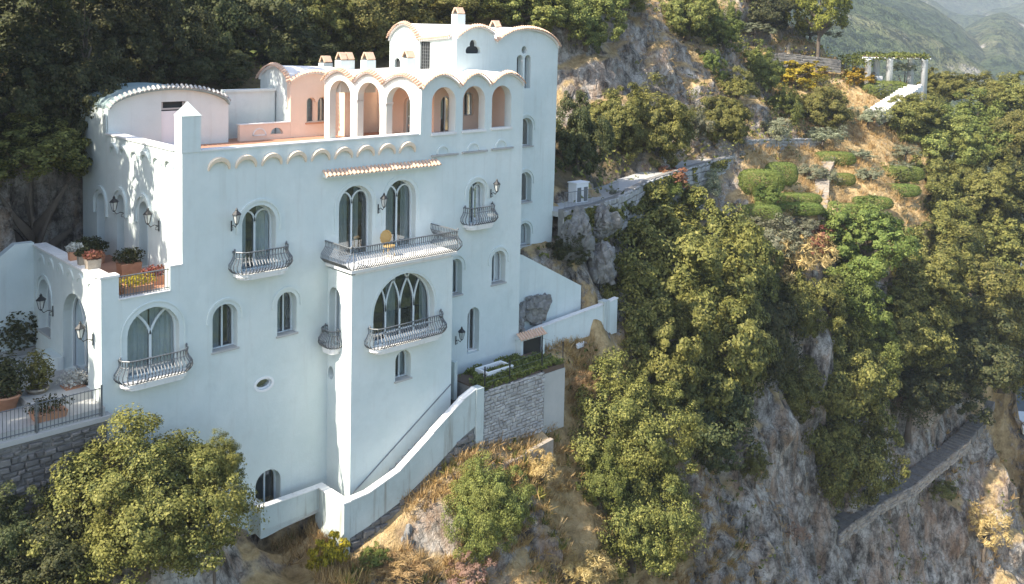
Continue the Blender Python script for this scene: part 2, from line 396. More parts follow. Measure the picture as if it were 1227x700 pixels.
def ground(x, y):
    x = np.atleast_1d(np.asarray(x, float)); y = np.atleast_1d(np.asarray(y, float)); o = np.zeros_like(x)
    for i in range(0, len(x), 20000):
        a, b = x[i:i+20000], y[i:i+20000]
        o[i:i+20000] = -np.hypot(a[:, None]-_x[None], b[:, None]-_y[None])@_w[:_n]+_w[_n]+_w[_n+1]*a+_w[_n+2]*b
    # level benches cut for the courtyard, the platform and the villa itself
    def cap(x0, x1, y0, y1, z):
        m = (x > x0) & (x < x1) & (y > y0) & (y < y1); o[m] = np.minimum(o[m], z)
    cap(-30, -2.6, .1, 8., -9.8); cap(-3, 20.9, .3, 10.8, -13.5); cap(18, 23.2, 3.3, 10.6, -9.5); cap(17.5, 24.1, -.3, 1.75, -12.5); cap(6.6, 12., -1.7, .5, -17)
    _rz = at(1216, 498, 114.)[2]; cap(96., 240., -24, 66, _rz-1.2)
    cap(12.2, 18.8, -2.7, .3, -13.2); cap(2.9, 5.6, -.8, .4, -17.5); cap(5.6, 12.6, -2.8, .4, -16.4)
    # the garden lies in broad steps
    m = (x > 46) & (x < 100) & (y > 20) & (y < 62); wgt = np.clip(np.minimum(np.minimum(x-46, 100-x), np.minimum(y-20, 62-y))/5., 0, 1)*m
    st = 1.9; q = np.floor(o/st)*st+st*np.clip((o/st-np.floor(o/st)-.72)/.28, 0, 1)
    o = o*(1-.8*wgt)+q*.8*wgt
    return o
def axis(segs):
    r = [np.arange(a, b, s) for a, b, s in segs]; return np.concatenate(r)
ax = axis([(-70, -16, 1.6), (-16, 34, .33), (34, 78, .5), (78, 130, .9), (130, 230, 3.)])
ay = axis([(-75, -24, 1.8), (-24, 22, .33), (22, 60, .55), (60, 130, 1.1), (130, 220, 3.)])
GX, GY = np.meshgrid(ax, ay, indexing='ij'); sh = GX.shape
GZ = ground(GX.ravel(), GY.ravel()).reshape(sh)
gx_, gy_ = np.gradient(GZ, ax, ay); gx_ = np.clip(gx_, -6, 6); gy_ = np.clip(gy_, -6, 6)
nl = np.sqrt(gx_**2+gy_**2+1); NX, NY, NZ = -gx_/nl, -gy_/nl, 1/nl
def pix(X, Y, Z):
    x, y, z = X-CAM[0], Y-CAM[1], Z-CAM[2]; dp = x*CF[0]+y*CF[1]+z*CF[2]; dp = np.where(np.abs(dp) < 1, 1, dp)
    return PPX+FPX*(x*CR[0]+y*CR[1]+z*CR[2])/dp, PPY+FPX*(x*CD[0]+y*CD[1]+z*CD[2])/dp, dp
steep = np.clip((.86-NZ)/.4, 0, 1)
PU, PV, PD = pix(GX, GY, GZ)      # bearings as surveyed from the drone, to lay out garden and crag
GARDEN = (PU > 895) & (PU < 1108) & (PV > 172) & (PV < 300) & (PD > 74) & (PD < 112)
CRAG = (PU > 672) & (PU < 880) & (PV > 5) & (PV < 145) & (PD > 68) & (PD < 102)
steep = np.where(CRAG, np.maximum(steep, .85), steep)
f1 = fbm(GX*.16, GY*.16, GZ*.11, 4); f2 = fbm(GX*.55+9, GY*.55, GZ*.30, 4); rid = 1-np.abs(fbm(GX*.30+3, GY*.30+7, GZ*.16, 4))*2.2
_wx, _wy = GX+f2*1.2, GY+f1*1.2
a1, a2, ca = worley(_wx*.30, _wy*.30, GZ*.20); c1_, c2_, cb = worley(_wx*.75+9, _wy*.75, GZ*.48)
d1_, d2_, cc_ = worley(GX*1.5+4, GY*1.5, GZ*1.0); crack3 = np.clip((d2_-d1_)/.22, 0, 1)
crack = np.clip((a2-a1)/.16, 0, 1); crack2 = np.clip((c2_-c1_)/.2, 0, 1)
amp = steep*(f1*1.3+rid*.5-.35+f2*.5+(ca-.5)*1.8*crack-.5*(1-crack)+(cb-.5)*.8*crack2-.22*(1-crack2)+(cc_-.5)*.3*crack3-.12*(1-crack3))+(1-steep)*(f1*.25+f2*.22+(cb-.5)*.12)
def soft(x0, x1, y0, y1, w_):
    dx = np.maximum(np.maximum(x0-GX, GX-x1), 0); dy = np.maximum(np.maximum(y0-GY, GY-y1), 0)
    return np.clip(np.hypot(dx, dy)/w_, 0, 1)
mask = np.minimum(soft(-16, 22, -3.2, 11, 2.2), soft(12, 26, -3.3, 4, 1.5))
amp = amp*(.12+.88*mask)
VX, VY, VZ = GX+NX*amp, GY+NY*amp, GZ+NZ*amp
def grid_mesh(name, X, Y, Z, mat, smooth=True):
    n, m = X.shape; me = bpy.data.meshes.new(name)
    me.vertices.add(n*m); me.vertices.foreach_set('co', np.stack([X, Y, Z], -1).astype(np.float32).ravel())
    i = np.arange(n*m).reshape(n, m); q = np.stack([i[:-1, :-1], i[1:, :-1], i[1:, 1:], i[:-1, 1:]], -1).reshape(-1, 4)
    me.loops.add(q.size); me.loops.foreach_set('vertex_index', q.ravel().astype(np.int32))
    me.polygons.add(len(q)); me.polygons.foreach_set('loop_start', np.arange(0, q.size, 4, dtype=np.int32))
    me.update(calc_edges=True)
    return link(name, me, mat, None, smooth)
ter = grid_mesh('terrain', VX, VY, VZ, 'cliff')
# what covers the ground: straw on the dry slope, leaf litter under the wood
_sx = np.clip(1-np.abs(GX-22)/10, 0, 1)*np.clip(1-np.abs(GY+3.5)/7, 0, 1)*1.7+np.clip(1-np.hypot(GX-86, GY-6)/14, 0, 1)*1.6+GARDEN*.95
_lt = ((GX > 27) & (GY > 6+.3*(GX-27)) & ~GARDEN & (NZ > .45) & (GZ < -2))*.75+((GY > 12.5) & (GX < 24) & (NZ > .35))*.75
ca_ = ter.data.color_attributes.new('cover', 'FLOAT_COLOR', 'POINT')
ca_.data.foreach_set('color', np.stack([np.clip(_sx, 0, 1), np.clip(_lt, 0, 1), _sx*0, _sx*0+1], -1).astype(np.float32).ravel())
tag(ter, 'grey limestone cliff with ochre stains and dry straw slopes', None, None, 'structure')

# far ground and mountains
t = NT('far_hill')
nn = t.noise(.012, 6, .7); nb = t.noise(.11, 4, .75)
c = t.ramp(nn, [(.35, (.060, .090, .045)), (.52, (.11, .135, .065)), (.66, (.19, .185, .10))])
c = t.mix(t.math('MULTIPLY', t.ramp(nb, [(.46, 0.), (.58, 1.)]), .85), c, (.018, .030, .020))
rk = t.noise(.012, 6, .72)
c = t.mix(t.ramp(rk, [(.62, 0.), (.68, 1.)]), c, (.42, .39, .34))
t.fin(c, .95, t.bump(nb, 1., 14.), .1)
def hills(name, D0, D1, u0, u1, ridge, base, label, seed, n1=150, n2=110, rough=1.):
    """ridge: list of (u, v) sighted along the skyline at D1"""
    us = np.linspace(u0, u1, n1); ds = np.linspace(0, 1, n2)
    rv = np.interp(us, [r[0] for r in ridge], [r[1] for r in ridge])
    X = np.zeros((n1, n2)); Y = X.copy(); Z = X.copy()
    for i, u in enumerate(us):
        top = at(u, rv[i], D1)
        for j, s in enumerate(ds):
            if s <= .7: D = D0+(D1-D0)*s/.7; zz = base+(top[2]-base)*(s/.7)**.85
            else: D = D1+(D1-D0)*(s-.7)*1.2; zz = top[2]-(s-.7)/.3*(top[2]-base)*.6
            p = CAM+np.array([*(CF+(u-PPX)/FPX*CR)[:2], 0])*D
            X[i, j], Y[i, j], Z[i, j] = p[0], p[1], zz
    sc = 1/(D1*.16); h = fbm(X*sc+seed, Y*sc, X*0+seed, 6)
    k = np.sin(np.clip(ds/.7, 0, 1)*math.pi)[None]*.8+.25
    Z = Z+h*k*D1*.05*rough
    o = grid_mesh(name, X, Y, Z, 'far_hill'); tag(o, label, None, None, 'structure')
hills('hills', 330, 980, 860, 1420, [(860,-150),(1020,-16),(1080,-8),(1115,5),(1150,28),(1200,70),(1420,140)], -75, 'wooded mountain flank descending behind the pergola', 3.)
hills('hills', 420, 1250, 980, 1650, [(980,60),(1060,52),(1150,34),(1180,18),(1198,15),(1227,30),(1300,20),(1650,60)], -80, 'rounded wooded mountain ridge at upper right', 11.)
hills('hills', 1200, 2300, 700, 1900, [(700,-60),(1000,-50),(1100,-30),(1150,-22),(1227,-26),(1400,-60),(1900,-50)], -90, 'pale distant mountain range on the skyline', 23.)
_a = np.linspace(-6000, 7000, 40); _b = np.linspace(-6000, 9000, 40); _X, _Y = np.meshgrid(_a, _b, indexing='ij')
tag(grid_mesh('valley_ground', _X, _Y, _X*0-76., 'far_hill'), None, None, None, 'structure')

def hit(u, v, d0=26., d1=240.):
    """distance at which the sight line meets the ground"""
    D = np.arange(d0, d1, .4); q = ray(u, v); P = CAM[None]+q[None]*D[:, None]
    k = np.nonzero(P[:, 2] < ground(P[:, 0], P[:, 1]))[0]
    return float(D[k[0]]) if len(k) else None
# ================================================================ the villa
villa = thing('villa', (9, 4, -12), 'large white cliffside villa with arched windows, bulging iron balconies and vaulted roofs', 'villa')
FLOOR = -0.74          # roof terrace floor
TX, TY = -0.168, 0.9858     # direction of the west arcade, running back from the front corner
AX, AY = 11.55, 0.0
def arc_m(a, b, d): return (AX+TX*a+TY*d, AY+TY*a-TX*d, b)

def window(fm, a0, a1, b0, b1, rec, style='double', rise=None, curtain=(0., .45, .55, 1.), fw=.075, parent=villa, mat='paint_frame'):
    loop = arch(a0, a1, b0, b1, 16, rise); w = a1-a0; c = (a0+a1)/2
    mb = MB(); band(mb, fm, loop, fw*2, rec-.03, rec+.05, True)
    def line(*p, wd=fw): band(mb, fm, list(p), wd, rec-.02, rec+.035)
    if style == 'double':
        q = w/4; zs = b1-.20*w-q*1.15
        line((c, b0), (c, zs+.05), wd=fw*1.2)
        for k in (a0+q, a1-q): line(*[(k+q*math.cos(math.pi*i/10), zs+q*1.25*math.sin(math.pi*i/10)) for i in range(11)])
    elif style == 'vee':
        q = w/4; zs = b1-.62*w
        line((c, b0), (c, zs+.1), wd=fw*1.3)
        for sg in (-1, 1):
            line(*[(c+sg*(w/2)*(i/8)**1.5*.92, zs+.1+(b1-zs-.16)*math.sin(i/8*1.35)) for i in range(9)], wd=fw*1.2)
    elif style == 'gothic':
        r_ = w*.80; sp = b1-(rise or w/2)+.0
        ms = [a0+w*k for k in (.27, .5, .73)]
        inside = lambda p: inpoly(p, loop)
        for m in [a0+.0]+ms+[a1-.0]:
            if a0 < m < a1: line((m, b0), (m, sp), wd=fw*1.1)
            for sg in (-1, 1):
                pts = []
                for i in range(26):
                    q = i/25*1.45; p = (m+sg*(r_-r_*math.cos(q)), sp+r_*math.sin(q)*.98)
                    if not inside(p):
                        if pts: break
                        continue
                    pts.append(p)
                if len(pts) > 2: line(*pts)
        line((a0, sp-.95), (a1, sp-.95), wd=fw*.8)
    elif style == 'single':
        line((c+w*.05, b0), (c+w*.05, b1-.05), wd=fw*.9)
    o = mb.build('window', mat, parent)
    g = MB(); n = len(loop); g.add([fm(*p, rec+.06) for p in loop], [tuple(range(n))]); g.build('pane', 'glass', o)
    if curtain:
        cm = MB()
        for k in range(0, len(curtain), 2):
            x0, x1 = a0+w*curtain[k], a0+w*curtain[k+1]; N = max(6, int((x1-x0)/.06))
            vs = []
            for i in range(N+1):
                x = x0+(x1-x0)*i/N
                h = (w/2)**2-(x-c)**2; top = b1-(rise or w/2)+(math.sqrt(max(h, 0))/(w/2))*(rise or w/2)-.02
                dd = rec+.16+.035*math.sin(i*1.9)
                vs += [fm(x, b0, dd), fm(x+.02*math.sin(i), top, dd)]
            cm.add(vs, [(2*i, 2*i+2, 2*i+3, 2*i+1) for i in range(N)])
        cm.build('curtain', 'curtain', o)
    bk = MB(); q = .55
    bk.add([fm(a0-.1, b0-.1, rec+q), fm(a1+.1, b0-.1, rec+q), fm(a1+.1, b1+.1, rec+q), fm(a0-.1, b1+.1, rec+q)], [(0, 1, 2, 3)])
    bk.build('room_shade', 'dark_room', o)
    return o
def sill(fm, a0, a1, b, rec):
    mb = MB(); q = .06
    pts = [fm(a0-.05, b-.07, -q), fm(a1+.05, b-.07, -q), fm(a1+.05, b+.012, -q), fm(a0-.05, b+.012, -q)]
    mb.prism(pts, [fm(a0-.05, b-.07, rec), fm(a1+.05, b-.07, rec), fm(a1+.05, b+.012, rec), fm(a0-.05, b+.012, rec)])
    mb.build('window_sill', 'concrete', villa)
def hood(fm, a0, a1, b1, drop=.35, off=.22, rise=None, wd=.10, pr=.05):
    c = (a0+a1)/2; h = (a1-a0)/2+off; rs = (rise if rise else (a1-a0)/2)+off; sp = b1-(rise or (a1-a0)/2)
    loop = [(c+h, sp-drop)]+[(c+h*math.cos(math.pi*k/16), sp+rs*math.sin(math.pi*k/16)) for k in range(17)]+[(c-h, sp-drop)]
    mb = MB(); band(mb, fm, loop, wd, -pr, .01); mb.build('hood_moulding', 'plaster', villa)

def cres(mb, fm, c, z, r, pr):
    # half-round hood, deepest at the crown
    n = 14; ins = []; 
    for k in range(n+1):
        q = math.pi*(.02+.96*k/n); w_ = .04+.11*math.sin(q); p_ = pr*(.25+.75*math.sin(q))
        ins.append([(c+(r+dr)*math.cos(q), z+(r+dr)*math.sin(q), dd) for dr, dd in ((w_, .01), (w_*.8, -p_), (-w_*.3, -p_*.8), (-w_*.3, .01))])
    mb.add([fm(*p) for a in ins for p in a], [(4*i+k, 4*i+(k+1) % 4, 4*i+4+(k+1) % 4, 4*i+4+k) for i in range(n) for k in range(4)]+[(3, 2, 1, 0), (4*n, 4*n+1, 4*n+2, 4*n+3)])
def balcony(plan, z, h=.95, slab_pts=None, step=.125, bulge=.20, closed_ends=True, mat='iron'):
    """pot-bellied iron balcony; plan is the rail line from wall to wall"""
    pts = [Vector((p[0], p[1], 0)) for p in plan]
    seg = [(pts[i+1]-pts[i]).length for i in range(len(pts)-1)]; L = sum(seg)
    ctr = sum(pts, Vector())/len(pts)
    def pos(s):
        for i, q in enumerate(seg):
            if s <= q or i == len(seg)-1:
                d = (pts[i+1]-pts[i]).normalized(); p = pts[i]+d*s; nn = Vector((d.y, -d.x, 0)); return p, nn
            s -= q
    # outward is away from the wall
    p, nn = pos(L*.5); wallmid = (pts[0]+pts[-1])/2
    sgn = 1 if nn.dot(p-wallmid) > 0 else -1
    sb = MB(); sp = [Vector((q[0], q[1], 0)) for q in (slab_pts or plan)]
    sb.prism([(q.x, q.y, z-.13) for q in sp], [(q.x, q.y, z) for q in sp])
    cn = sum(sp, Vector())/len(sp)
    s2 = [cn+(q-cn)*.9 for q in sp]
    s2 = [Vector((q.x, q.y, 0)) for q in s2]
    sb.prism([(q.x, q.y, z-.24) for q in s2], [(q.x, q.y, z-.131) for q in s2])
    o = sb.build('balcony', 'coping', villa)
    prof = [(0, .02), (.10, .12), (.24, bulge), (.42, bulge*.92), (.60, bulge*.35), (.78, .0), (1., .02)]
    n = max(4, int(L/step)); bars = MB()
    vn = []
    for i in range(n+1):
        p, nn = pos(L*i/n); p2, n2 = pos(min(L, L*i/n+.12)); p3, n3 = pos(max(0, L*i/n-.12))
        m = (nn+n2+n3).normalized()*sgn
        bars.tube([(p.x+m.x*o_, p.y+m.y*o_, z+.03+t_*(h-.05)) for t_, o_ in prof], .026, 4, False)
    bars.build('baluster', mat, o, kind='stuff')
    rl = MB()
    for zz, rr, of in ((z+h, .03, .02), (z+h*.72, .014, .01), (z+.05, .018, .03)):
        ps = []
        for i in range(max(8, n//2)+1):
            p, nn = pos(L*i/max(8, n//2)); p2, n2 = pos(min(L, L*i/max(8, n//2)+.12)); p3, n3 = pos(max(0, L*i/max(8, n//2)-.12)); m = (nn+n2+n3).normalized()*sgn*of
            ps.append((p.x+m.x, p.y+m.y, zz))
        rl.tube(ps, rr, 5)
    for q in (pts[1], pts[-2]): rl.lathe((q.x, q.y, z+h+.02), [(.035, 0), (.05, .04), (.03, .09), (.005, .11)], 6)
    rl.build('handrail', mat, o)
    return o
def bow(x0, x1, y, dep, n=6):
    """plan of a small balcony with rounded corners, on a wall facing -y"""
    r_ = min(dep*.8, (x1-x0)*.3); pts = [(x0, y)]
    for k in range(n+1):
        q = math.pi+math.pi/2*k/n; pts.append((x0+r_+r_*math.cos(q), y-dep+r_+r_*math.sin(q)))
    for k in range(n+1):
        q = 1.5*math.pi+math.pi/2*k/n; pts.append((x1-r_+r_*math.cos(q), y-dep+r_+r_*math.sin(q)))
    pts.append((x1, y)); return pts

def tile_edge(line, outv, name, parent, r=.075, length=.32, drop=.25, mat='tile', step=.17):
    """a row of curved roof tiles along an edge, pointing out"""
    mb = MB(); line = [Vector(p) for p in line]; ov = Vector(outv).normalized()
    acc = 0.; nxt = 0.
    for i in range(len(line)-1):
        a, b = line[i], line[i+1]; L = (b-a).length; d = (b-a)/max(L, 1e-6)
        while nxt <= acc+L:
            p = a+d*(nxt-acc); up = d.cross(ov); up = up if up.z > 0 else -up; up.normalize()
            q0 = p-ov*length*.55+up*(.03+length*drop*.5); q1 = p+ov*length*.45-up*(length*drop*.2)
            s0, s1 = random.uniform(.9, 1.08), random.uniform(.92, 1.1); j = random.uniform(-.015, .02)
            vs = []
            for q, rr in ((q0, r*.85), (q1+ov*j, r)):
                for k in range(6):
                    an = math.pi*k/5; vs.append(q+d*math.cos(an)*rr*s0+up*math.sin(an)*rr*s1)
                for k in range(6):
                    an = math.pi*(5-k)/5; vs.append(q+d*math.cos(an)*rr*s0*.72+up*(math.sin(an)*rr*s1*.72))
            n = 12
            mb.add(vs, [(k, (k+1) % n, n+(k+1) % n, n+k) for k in range(n)]+[tuple(range(n-1, -1, -1)), tuple(range(n, 2*n))])
            nxt += step*random.uniform(.95, 1.05)
        acc += L
    return mb.build(name, mat, parent, kind='stuff')
def lerp(a, b, t_): return a+(b-a)*t_

# ---- front wall, one sheet from the entrance block to the loggia
fm = front(0.)
def wave(x, knots, zv, rises):
    for i in range(len(knots)-1):
        if knots[i] <= x <= knots[i+1]+1e-6:
            u = (x-knots[i])/(knots[i+1]-knots[i]); return zv+rises[i]*math.sin(math.pi*u)**.8
    return zv
SK = [11.55, 13.88, 15.84, 18.15]; SRISE = [.62, .62, .62]
sw = [(lerp(11.55, 18.15, i/48), 0) for i in range(49)]
sw = [(x, wave(x, SK, 2.12, SRISE)) for x, _ in sw]
outer = [(-3.06, -11.5), (2.0, -16.6), (2.9, -16.5), (6.6, -16.5), (18.15, -14.)]+list(reversed(sw))+[(11.5, -.02), (0., -.02), (0., -4.45), (-.48, -4.45), (-.48, -5.36), (-2.42, -5.36), (-2.42, -4.5), (-3.06, -4.5)]
H = dict(W1=(2.50, 4.02, -5.2, -2.45), U1=(7.08, 8.85, -5.35, -2.10), U2=(9.58, 11.30, -5.35, -2.08), R1=(14.58, 15.62, -4.75, -2.62),
         M1=(1.24, 2.32, -8.25, -6.35), M2=(4.10, 5.02, -8.2, -6.36), N1=(13.35, 14.22, -8.2, -6.36), N2=(16.17, 17.13, -8.1, -6.38),
         D2=(14.62, 15.40, -11.4, -9.05), G=(-2.12, -.12, -8.6, -5.92), DL=(3.13, 4.30, -15.9, -13.92),
         S1=(12.17, 13.62, -.02, 2.22), S2=(14.08, 15.52, .0, 2.22), S3=(15.98, 17.30, .03, 2.20))
holes = [arch(*H[k]) for k in H]+[ellipse(3.5, -10.12, .37, .24)]
mb = MB(); slab(mb, fm, outer, holes, .5); mb.build('front_wall', 'plaster', villa)
window(fm, *H['W1'], .42, curtain=(0., .3, .6, 1.)); hood(fm, *H['W1'][:2], H['W1'][3])
window(fm, *H['U1'], .38, curtain=(0., .42, .62, .75)); hood(fm, *H['U1'][:2], H['U1'][3], 1.2, .2, wd=.06, pr=.025)
window(fm, *H['U2'], .38, curtain=(.0, .45, .7, 1.)); hood(fm, *H['U2'][:2], H['U2'][3], 1.2, .2, wd=.06, pr=.025)
window(fm, *H['R1'], .30); hood(fm, *H['R1'][:2], H['R1'][3])
for k in ('M1', 'M2', 'N2', 'N1'):
    window(fm, *H[k], .42, 'single', curtain=(0., .5) if k != 'N1' else (.0, 1.)); hood(fm, *H[k][:2], H[k][3], .2, .2); sill(fm, *H[k][:2], H[k][2], .40)
window(fm, *H['D2'], .40, 'single', curtain=(.0, .5))
window(fm, *H['G'], .35, 'vee', curtain=(.02, .48, .52, .98)); hood(fm, *H['G'][:2], H['G'][3], .9, .22, wd=.05, pr=.03)
window(fm, *H['DL'], .45, 'single', curtain=None)
# porthole
mb = MB(); band(mb, fm, ellipse(3.5, -10.12, .33, .20), .07, .10, .18, True); band(mb, fm, ellipse(3.5, -10.12, .41, .28), .10, -.035, .02, True); po = mb.build('porthole', 'white_paint', villa)
g = MB(); e = ellipse(3.5, -10.12, .33, .20); g.add([fm(*p, .16) for p in e], [tuple(range(len(e)))]); g.build('pane', 'glass', po)
g = MB(); g.add([fm(3., -10.5, .45), fm(4., -10.5, .45), fm(4., -9.7, .45), fm(3., -9.7, .45)], [(0, 1, 2, 3)]); g.build('room_shade', 'dark_room', po)
# terrace parapet coping, raised half arches, tile awning
mb = MB(); mb.box(.74, 11.42, -.05, .52, -.015, .05); mb.build('parapet_coping', 'coping', villa)
for k in range(9):
    c = 1.50+k*1.155; mb = MB()
    cres(mb, fm, c, -.84, .42, .19); mb.build('arch_moulding', 'plaster_sunwarm', villa)
mb = MB(); mb.prism([(6.25, 0, -1.58), (12.55, 0, -1.58), (12.55, 0, -1.28), (6.25, 0, -1.28)], [(6.25, -.33, -1.58), (12.55, -.33, -1.58), (12.55, -.33, -1.50), (6.25, -.33, -1.50)])
aw = mb.build('awning', 'plaster', villa)
tile_edge([(6.28, -.22, -1.44), (12.53, -.22, -1.44)], (0, -1, -.35), 'awning_tile', aw, r=.085, length=.42, step=.205)
# south loggia sill panels
for i, k in enumerate(('S1', 'S2', 'S3')):
    a0, a1, b0, _ = H[k]; mb = MB()
    mb.box(a0-.04, a1+.06, -.07, .2, b0-.10, b0+.02); mb.build('loggia_sill', 'coping', villa)
    mb = MB(); mb.box(a0-.02, a1+.14, -.12, -.002, b0-1.12, b0-1.03); mb.build('ledge', 'stone', villa)
    mb = MB(); c = (a0+a1)/2; lp = [(c+.36*math.cos(math.pi*j/12), b0-1.0+.36*math.sin(math.pi*j/12)) for j in range(13)]
    band(mb, fm, lp, .09, -.06, .01); mb.build('arch_moulding', 'plaster', villa)
# corner pillar with pyramid cap
mb = MB(); mb.box(-.03, .74, -.03, .62, -.02, 1.42)
mb.add([(-.06, -.06, 1.42), (.77, -.06, 1.42), (.77, .65, 1.42), (-.06, .65, 1.42), (.35, .3, 1.98)], [(0, 1, 4), (1, 2, 4), (2, 3, 4), (3, 0, 4), (3, 2, 1, 0)])
mb.build('corner_pillar', 'plaster', villa)

# ---- left wall with parapet
lm = side(0.)
LD = [(3.25, 4.15, -5.3, -2.45), (5.75, 6.55, -5.3, -2.5), (7.95, 8.85, -5.3, -2.75)]
outer = [(.5, -9.5), (10.6, -9.5), (10.6, .9), (7.75, .9), (7.75, -.02), (.5, -.02)]
mb = MB(); slab(mb, lm, outer, [arch(*d) for d in LD], .5); mb.build('side_wall', 'plaster', villa)
for d in LD:
    window(lm, *d, .38, 'single', curtain=(0., .5)); hood(lm, d[0], d[1], d[3], .5, .28, wd=.16, pr=.09)
mb = MB(); mb.box(-.06, .53, .66, 7.72, -.015, .06); mb.build('parapet_coping', 'coping', villa)
for k in range(6):
    c = 1.15+k*1.13; mb = MB()
    cres(mb, lm, c, -.78, .38, .14); mb.build('arch_moulding', 'plaster', villa)
mb = MB(); mb.box(.05, 20.5, 10.2, 10.6, -9.5, -.3); mb.build('rear_wall', 'plaster', villa)
mb = MB(); mb.box(.5, 18.1, .5, 10.2, FLOOR-.3, FLOOR); mb.build('terrace_floor', 'tile_floor', villa)

# ---- bay
BX0, BX1, BY = 6.55, 12.07, -1.90
bm_ = front(BY)
big = (7.66, 11.02, -8.95, -5.98); sm_ = (8.86, 9.72, -10.84, -9.50)
mb = MB(); slab(mb, bm_, [(BX0, -18), (BX1, -17), (BX1, -5.62), (BX0, -5.62)], [arch(*big, 22), arch(*sm_)], .45)
bl = side(BX0); nic = (-.98, -.12, -8.95, -6.40)
slab(mb, bl, [(BY+.45, -18), (0, -18), (0, -5.62), (BY+.45, -5.62)], [arch(*nic), ellipse(-.30, -10.3, .22, .30)], .4)
mb.box(BX1-.4, BX1, BY+.45, 0, -17, -5.62)
mb.build('bay', 'plaster', villa)
window(bm_, *big, .40, 'gothic', fw=.075, curtain=(.02, .10, .30, .46, .86, .97)); hood(bm_, big[0], big[1], big[3], .2, .12, wd=.05, pr=.02)
window(bm_, *sm_, .40, 'single', curtain=(.6, 1.)); sill(bm_, *sm_[:2], sm_[2], .38)
window(bl, *nic, .34, 'single', curtain=(0, 1.))
mb = MB(); mb.box(BX0+.02, BX0+.3, -.6, -.05, -10.7, -9.9); 
# bay balcony and the small ones
pl_ = [(6.42, 0.), (6.42, -2.06), (12.20, -2.06), (12.20, 0.)]
balcony(pl_, -5.37, .98, step=.118, bulge=.24)
balcony(bow(2.12, 4.45, 0, .58), -5.15, .92)
balcony(bow(14.25, 16.05, 0, .50), -4.72, .88)
balcony(bow(7.42, 11.32, BY, .50), -9.0, .92)
balcony(bow(-2.42, .12, 0, .52), -8.62, .92)
q = bow(.02, 1.02, 0, .42); balcony([(BX0+p[1], -p[0]) for p in q], -9.02, .80, step=.09, bulge=.16)

# ---- west arcade with its vaulted roof, upper rooms
WO = [(.74, 2.34), (2.78, 4.36), (4.86, 6.40)]
WK = [.0, 2.52, 4.60, 6.78]
ww = [(lerp(0, 6.78, i/48), 0) for i in range(49)]; ww = [(x, wave(x, WK, 2.14, [.52, .56, .56])) for x, _ in ww]
outer = [(.02, FLOOR), (6.78, FLOOR)]+[(a, b-.01) for a, b in reversed(ww)]
outer[-1] = (.02, 2.12)
mb = MB(); slab(mb, arc_m, outer, [arch(a, b, FLOOR+.005, 2.30 if i else 2.18, 16) for i, (a, b) in enumerate(WO)], .42)
ar = mb.build('arcade', 'white_wall' if 'white_wall' in MATS else 'plaster', villa)
for a in (2.56, 4.61):
    mb = MB()
    for dz, ww_ in ((1.30, .25), (1.22, .22)):
        pts = [arc_m(a-ww_, dz, -.03), arc_m(a+ww_, dz, -.03), arc_m(a+ww_, dz, .46), arc_m(a-ww_, dz, .46)]
        mb.prism(pts, [(p[0], p[1], p[2]+.07) for p in pts])
    mb.build('capital', 'coping', ar)
# rooms behind: loggia back walls, warm floor bounce painted into the colour
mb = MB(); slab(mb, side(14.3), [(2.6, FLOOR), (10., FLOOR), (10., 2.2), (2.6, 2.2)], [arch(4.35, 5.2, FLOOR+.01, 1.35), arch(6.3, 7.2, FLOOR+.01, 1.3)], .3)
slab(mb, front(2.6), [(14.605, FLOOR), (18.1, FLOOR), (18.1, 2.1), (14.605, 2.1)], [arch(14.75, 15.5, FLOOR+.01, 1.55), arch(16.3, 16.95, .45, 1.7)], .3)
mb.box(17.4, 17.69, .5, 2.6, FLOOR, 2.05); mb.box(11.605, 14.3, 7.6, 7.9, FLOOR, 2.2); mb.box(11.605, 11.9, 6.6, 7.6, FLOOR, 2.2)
mb.build('loggia_wall', 'plaster_bounce_tint', villa)
window(side(14.3), 4.35, 5.2, FLOOR, 1.35, .2, 'single', curtain=(0, 1.)); window(side(14.3), 6.3, 7.2, FLOOR, 1.3, .2, 'single', curtain=(0, 1.))
window(front(2.6), 14.75, 15.5, FLOOR, 1.55, .2, 'single', curtain=None); window(front(2.6), 16.3, 16.95, .45, 1.7, .2, 'single', curtain=None)
def wave_roof(name, line, vec, th, mat, parent):
    """roof sheet: a wavy edge swept along vec"""
    mb = MB(); n = len(line); v = Vector(vec)
    a = [Vector(p) for p in line]; d0, d1 = (a[1]-a[0]).normalized(), (a[-2]-a[-1]).normalized()
    a[0] = a[0]+Vector((d0.x, d0.y, 0))*.031; a[-1] = a[-1]+Vector((d1.x, d1.y, 0))*.031; b = [p+v for p in a]; up = Vector((0, 0, th))
    vs = a+b+[p+up for p in a]+[p+up for p in b]; fs = []
    for i in range(n-1):
        fs += [(i, i+1, n+i+1, n+i), (2*n+i, 3*n+i, 3*n+i+1, 2*n+i+1), (i, 2*n+i, 2*n+i+1, i+1), (n+i, n+i+1, 3*n+i+1, 3*n+i)]
    fs += [(0, n, 3*n, 2*n), (n-1, 3*n-1, 4*n-1, 2*n-1)]
    mb.add(vs, fs); return mb.build(name, mat, parent)
sl_line = [(x, -.10, z+.005) for x, z in sw]
r1 = wave_roof('loggia_roof', sl_line, (0, 3.3, .05), .10, 'stucco_roof', villa)
tile_edge([(x, -.12, z+.12) for x, z in sw], (0, -1, -.2), 'roof_tile', r1, r=.07, length=.26, step=.155)
wl = [arc_m(a, b+.012, -.10) for a, b in ww]
r2 = wave_roof('loggia_roof', wl, (5.4, .9, .08), .10, 'stucco_roof', villa)
tile_edge([(p[0], p[1], p[2]+.115) for p in [arc_m(a, b, -.12) for a, b in ww]], (-TY, TX, -.2), 'roof_tile', r2, r=.075, length=.30, step=.165)

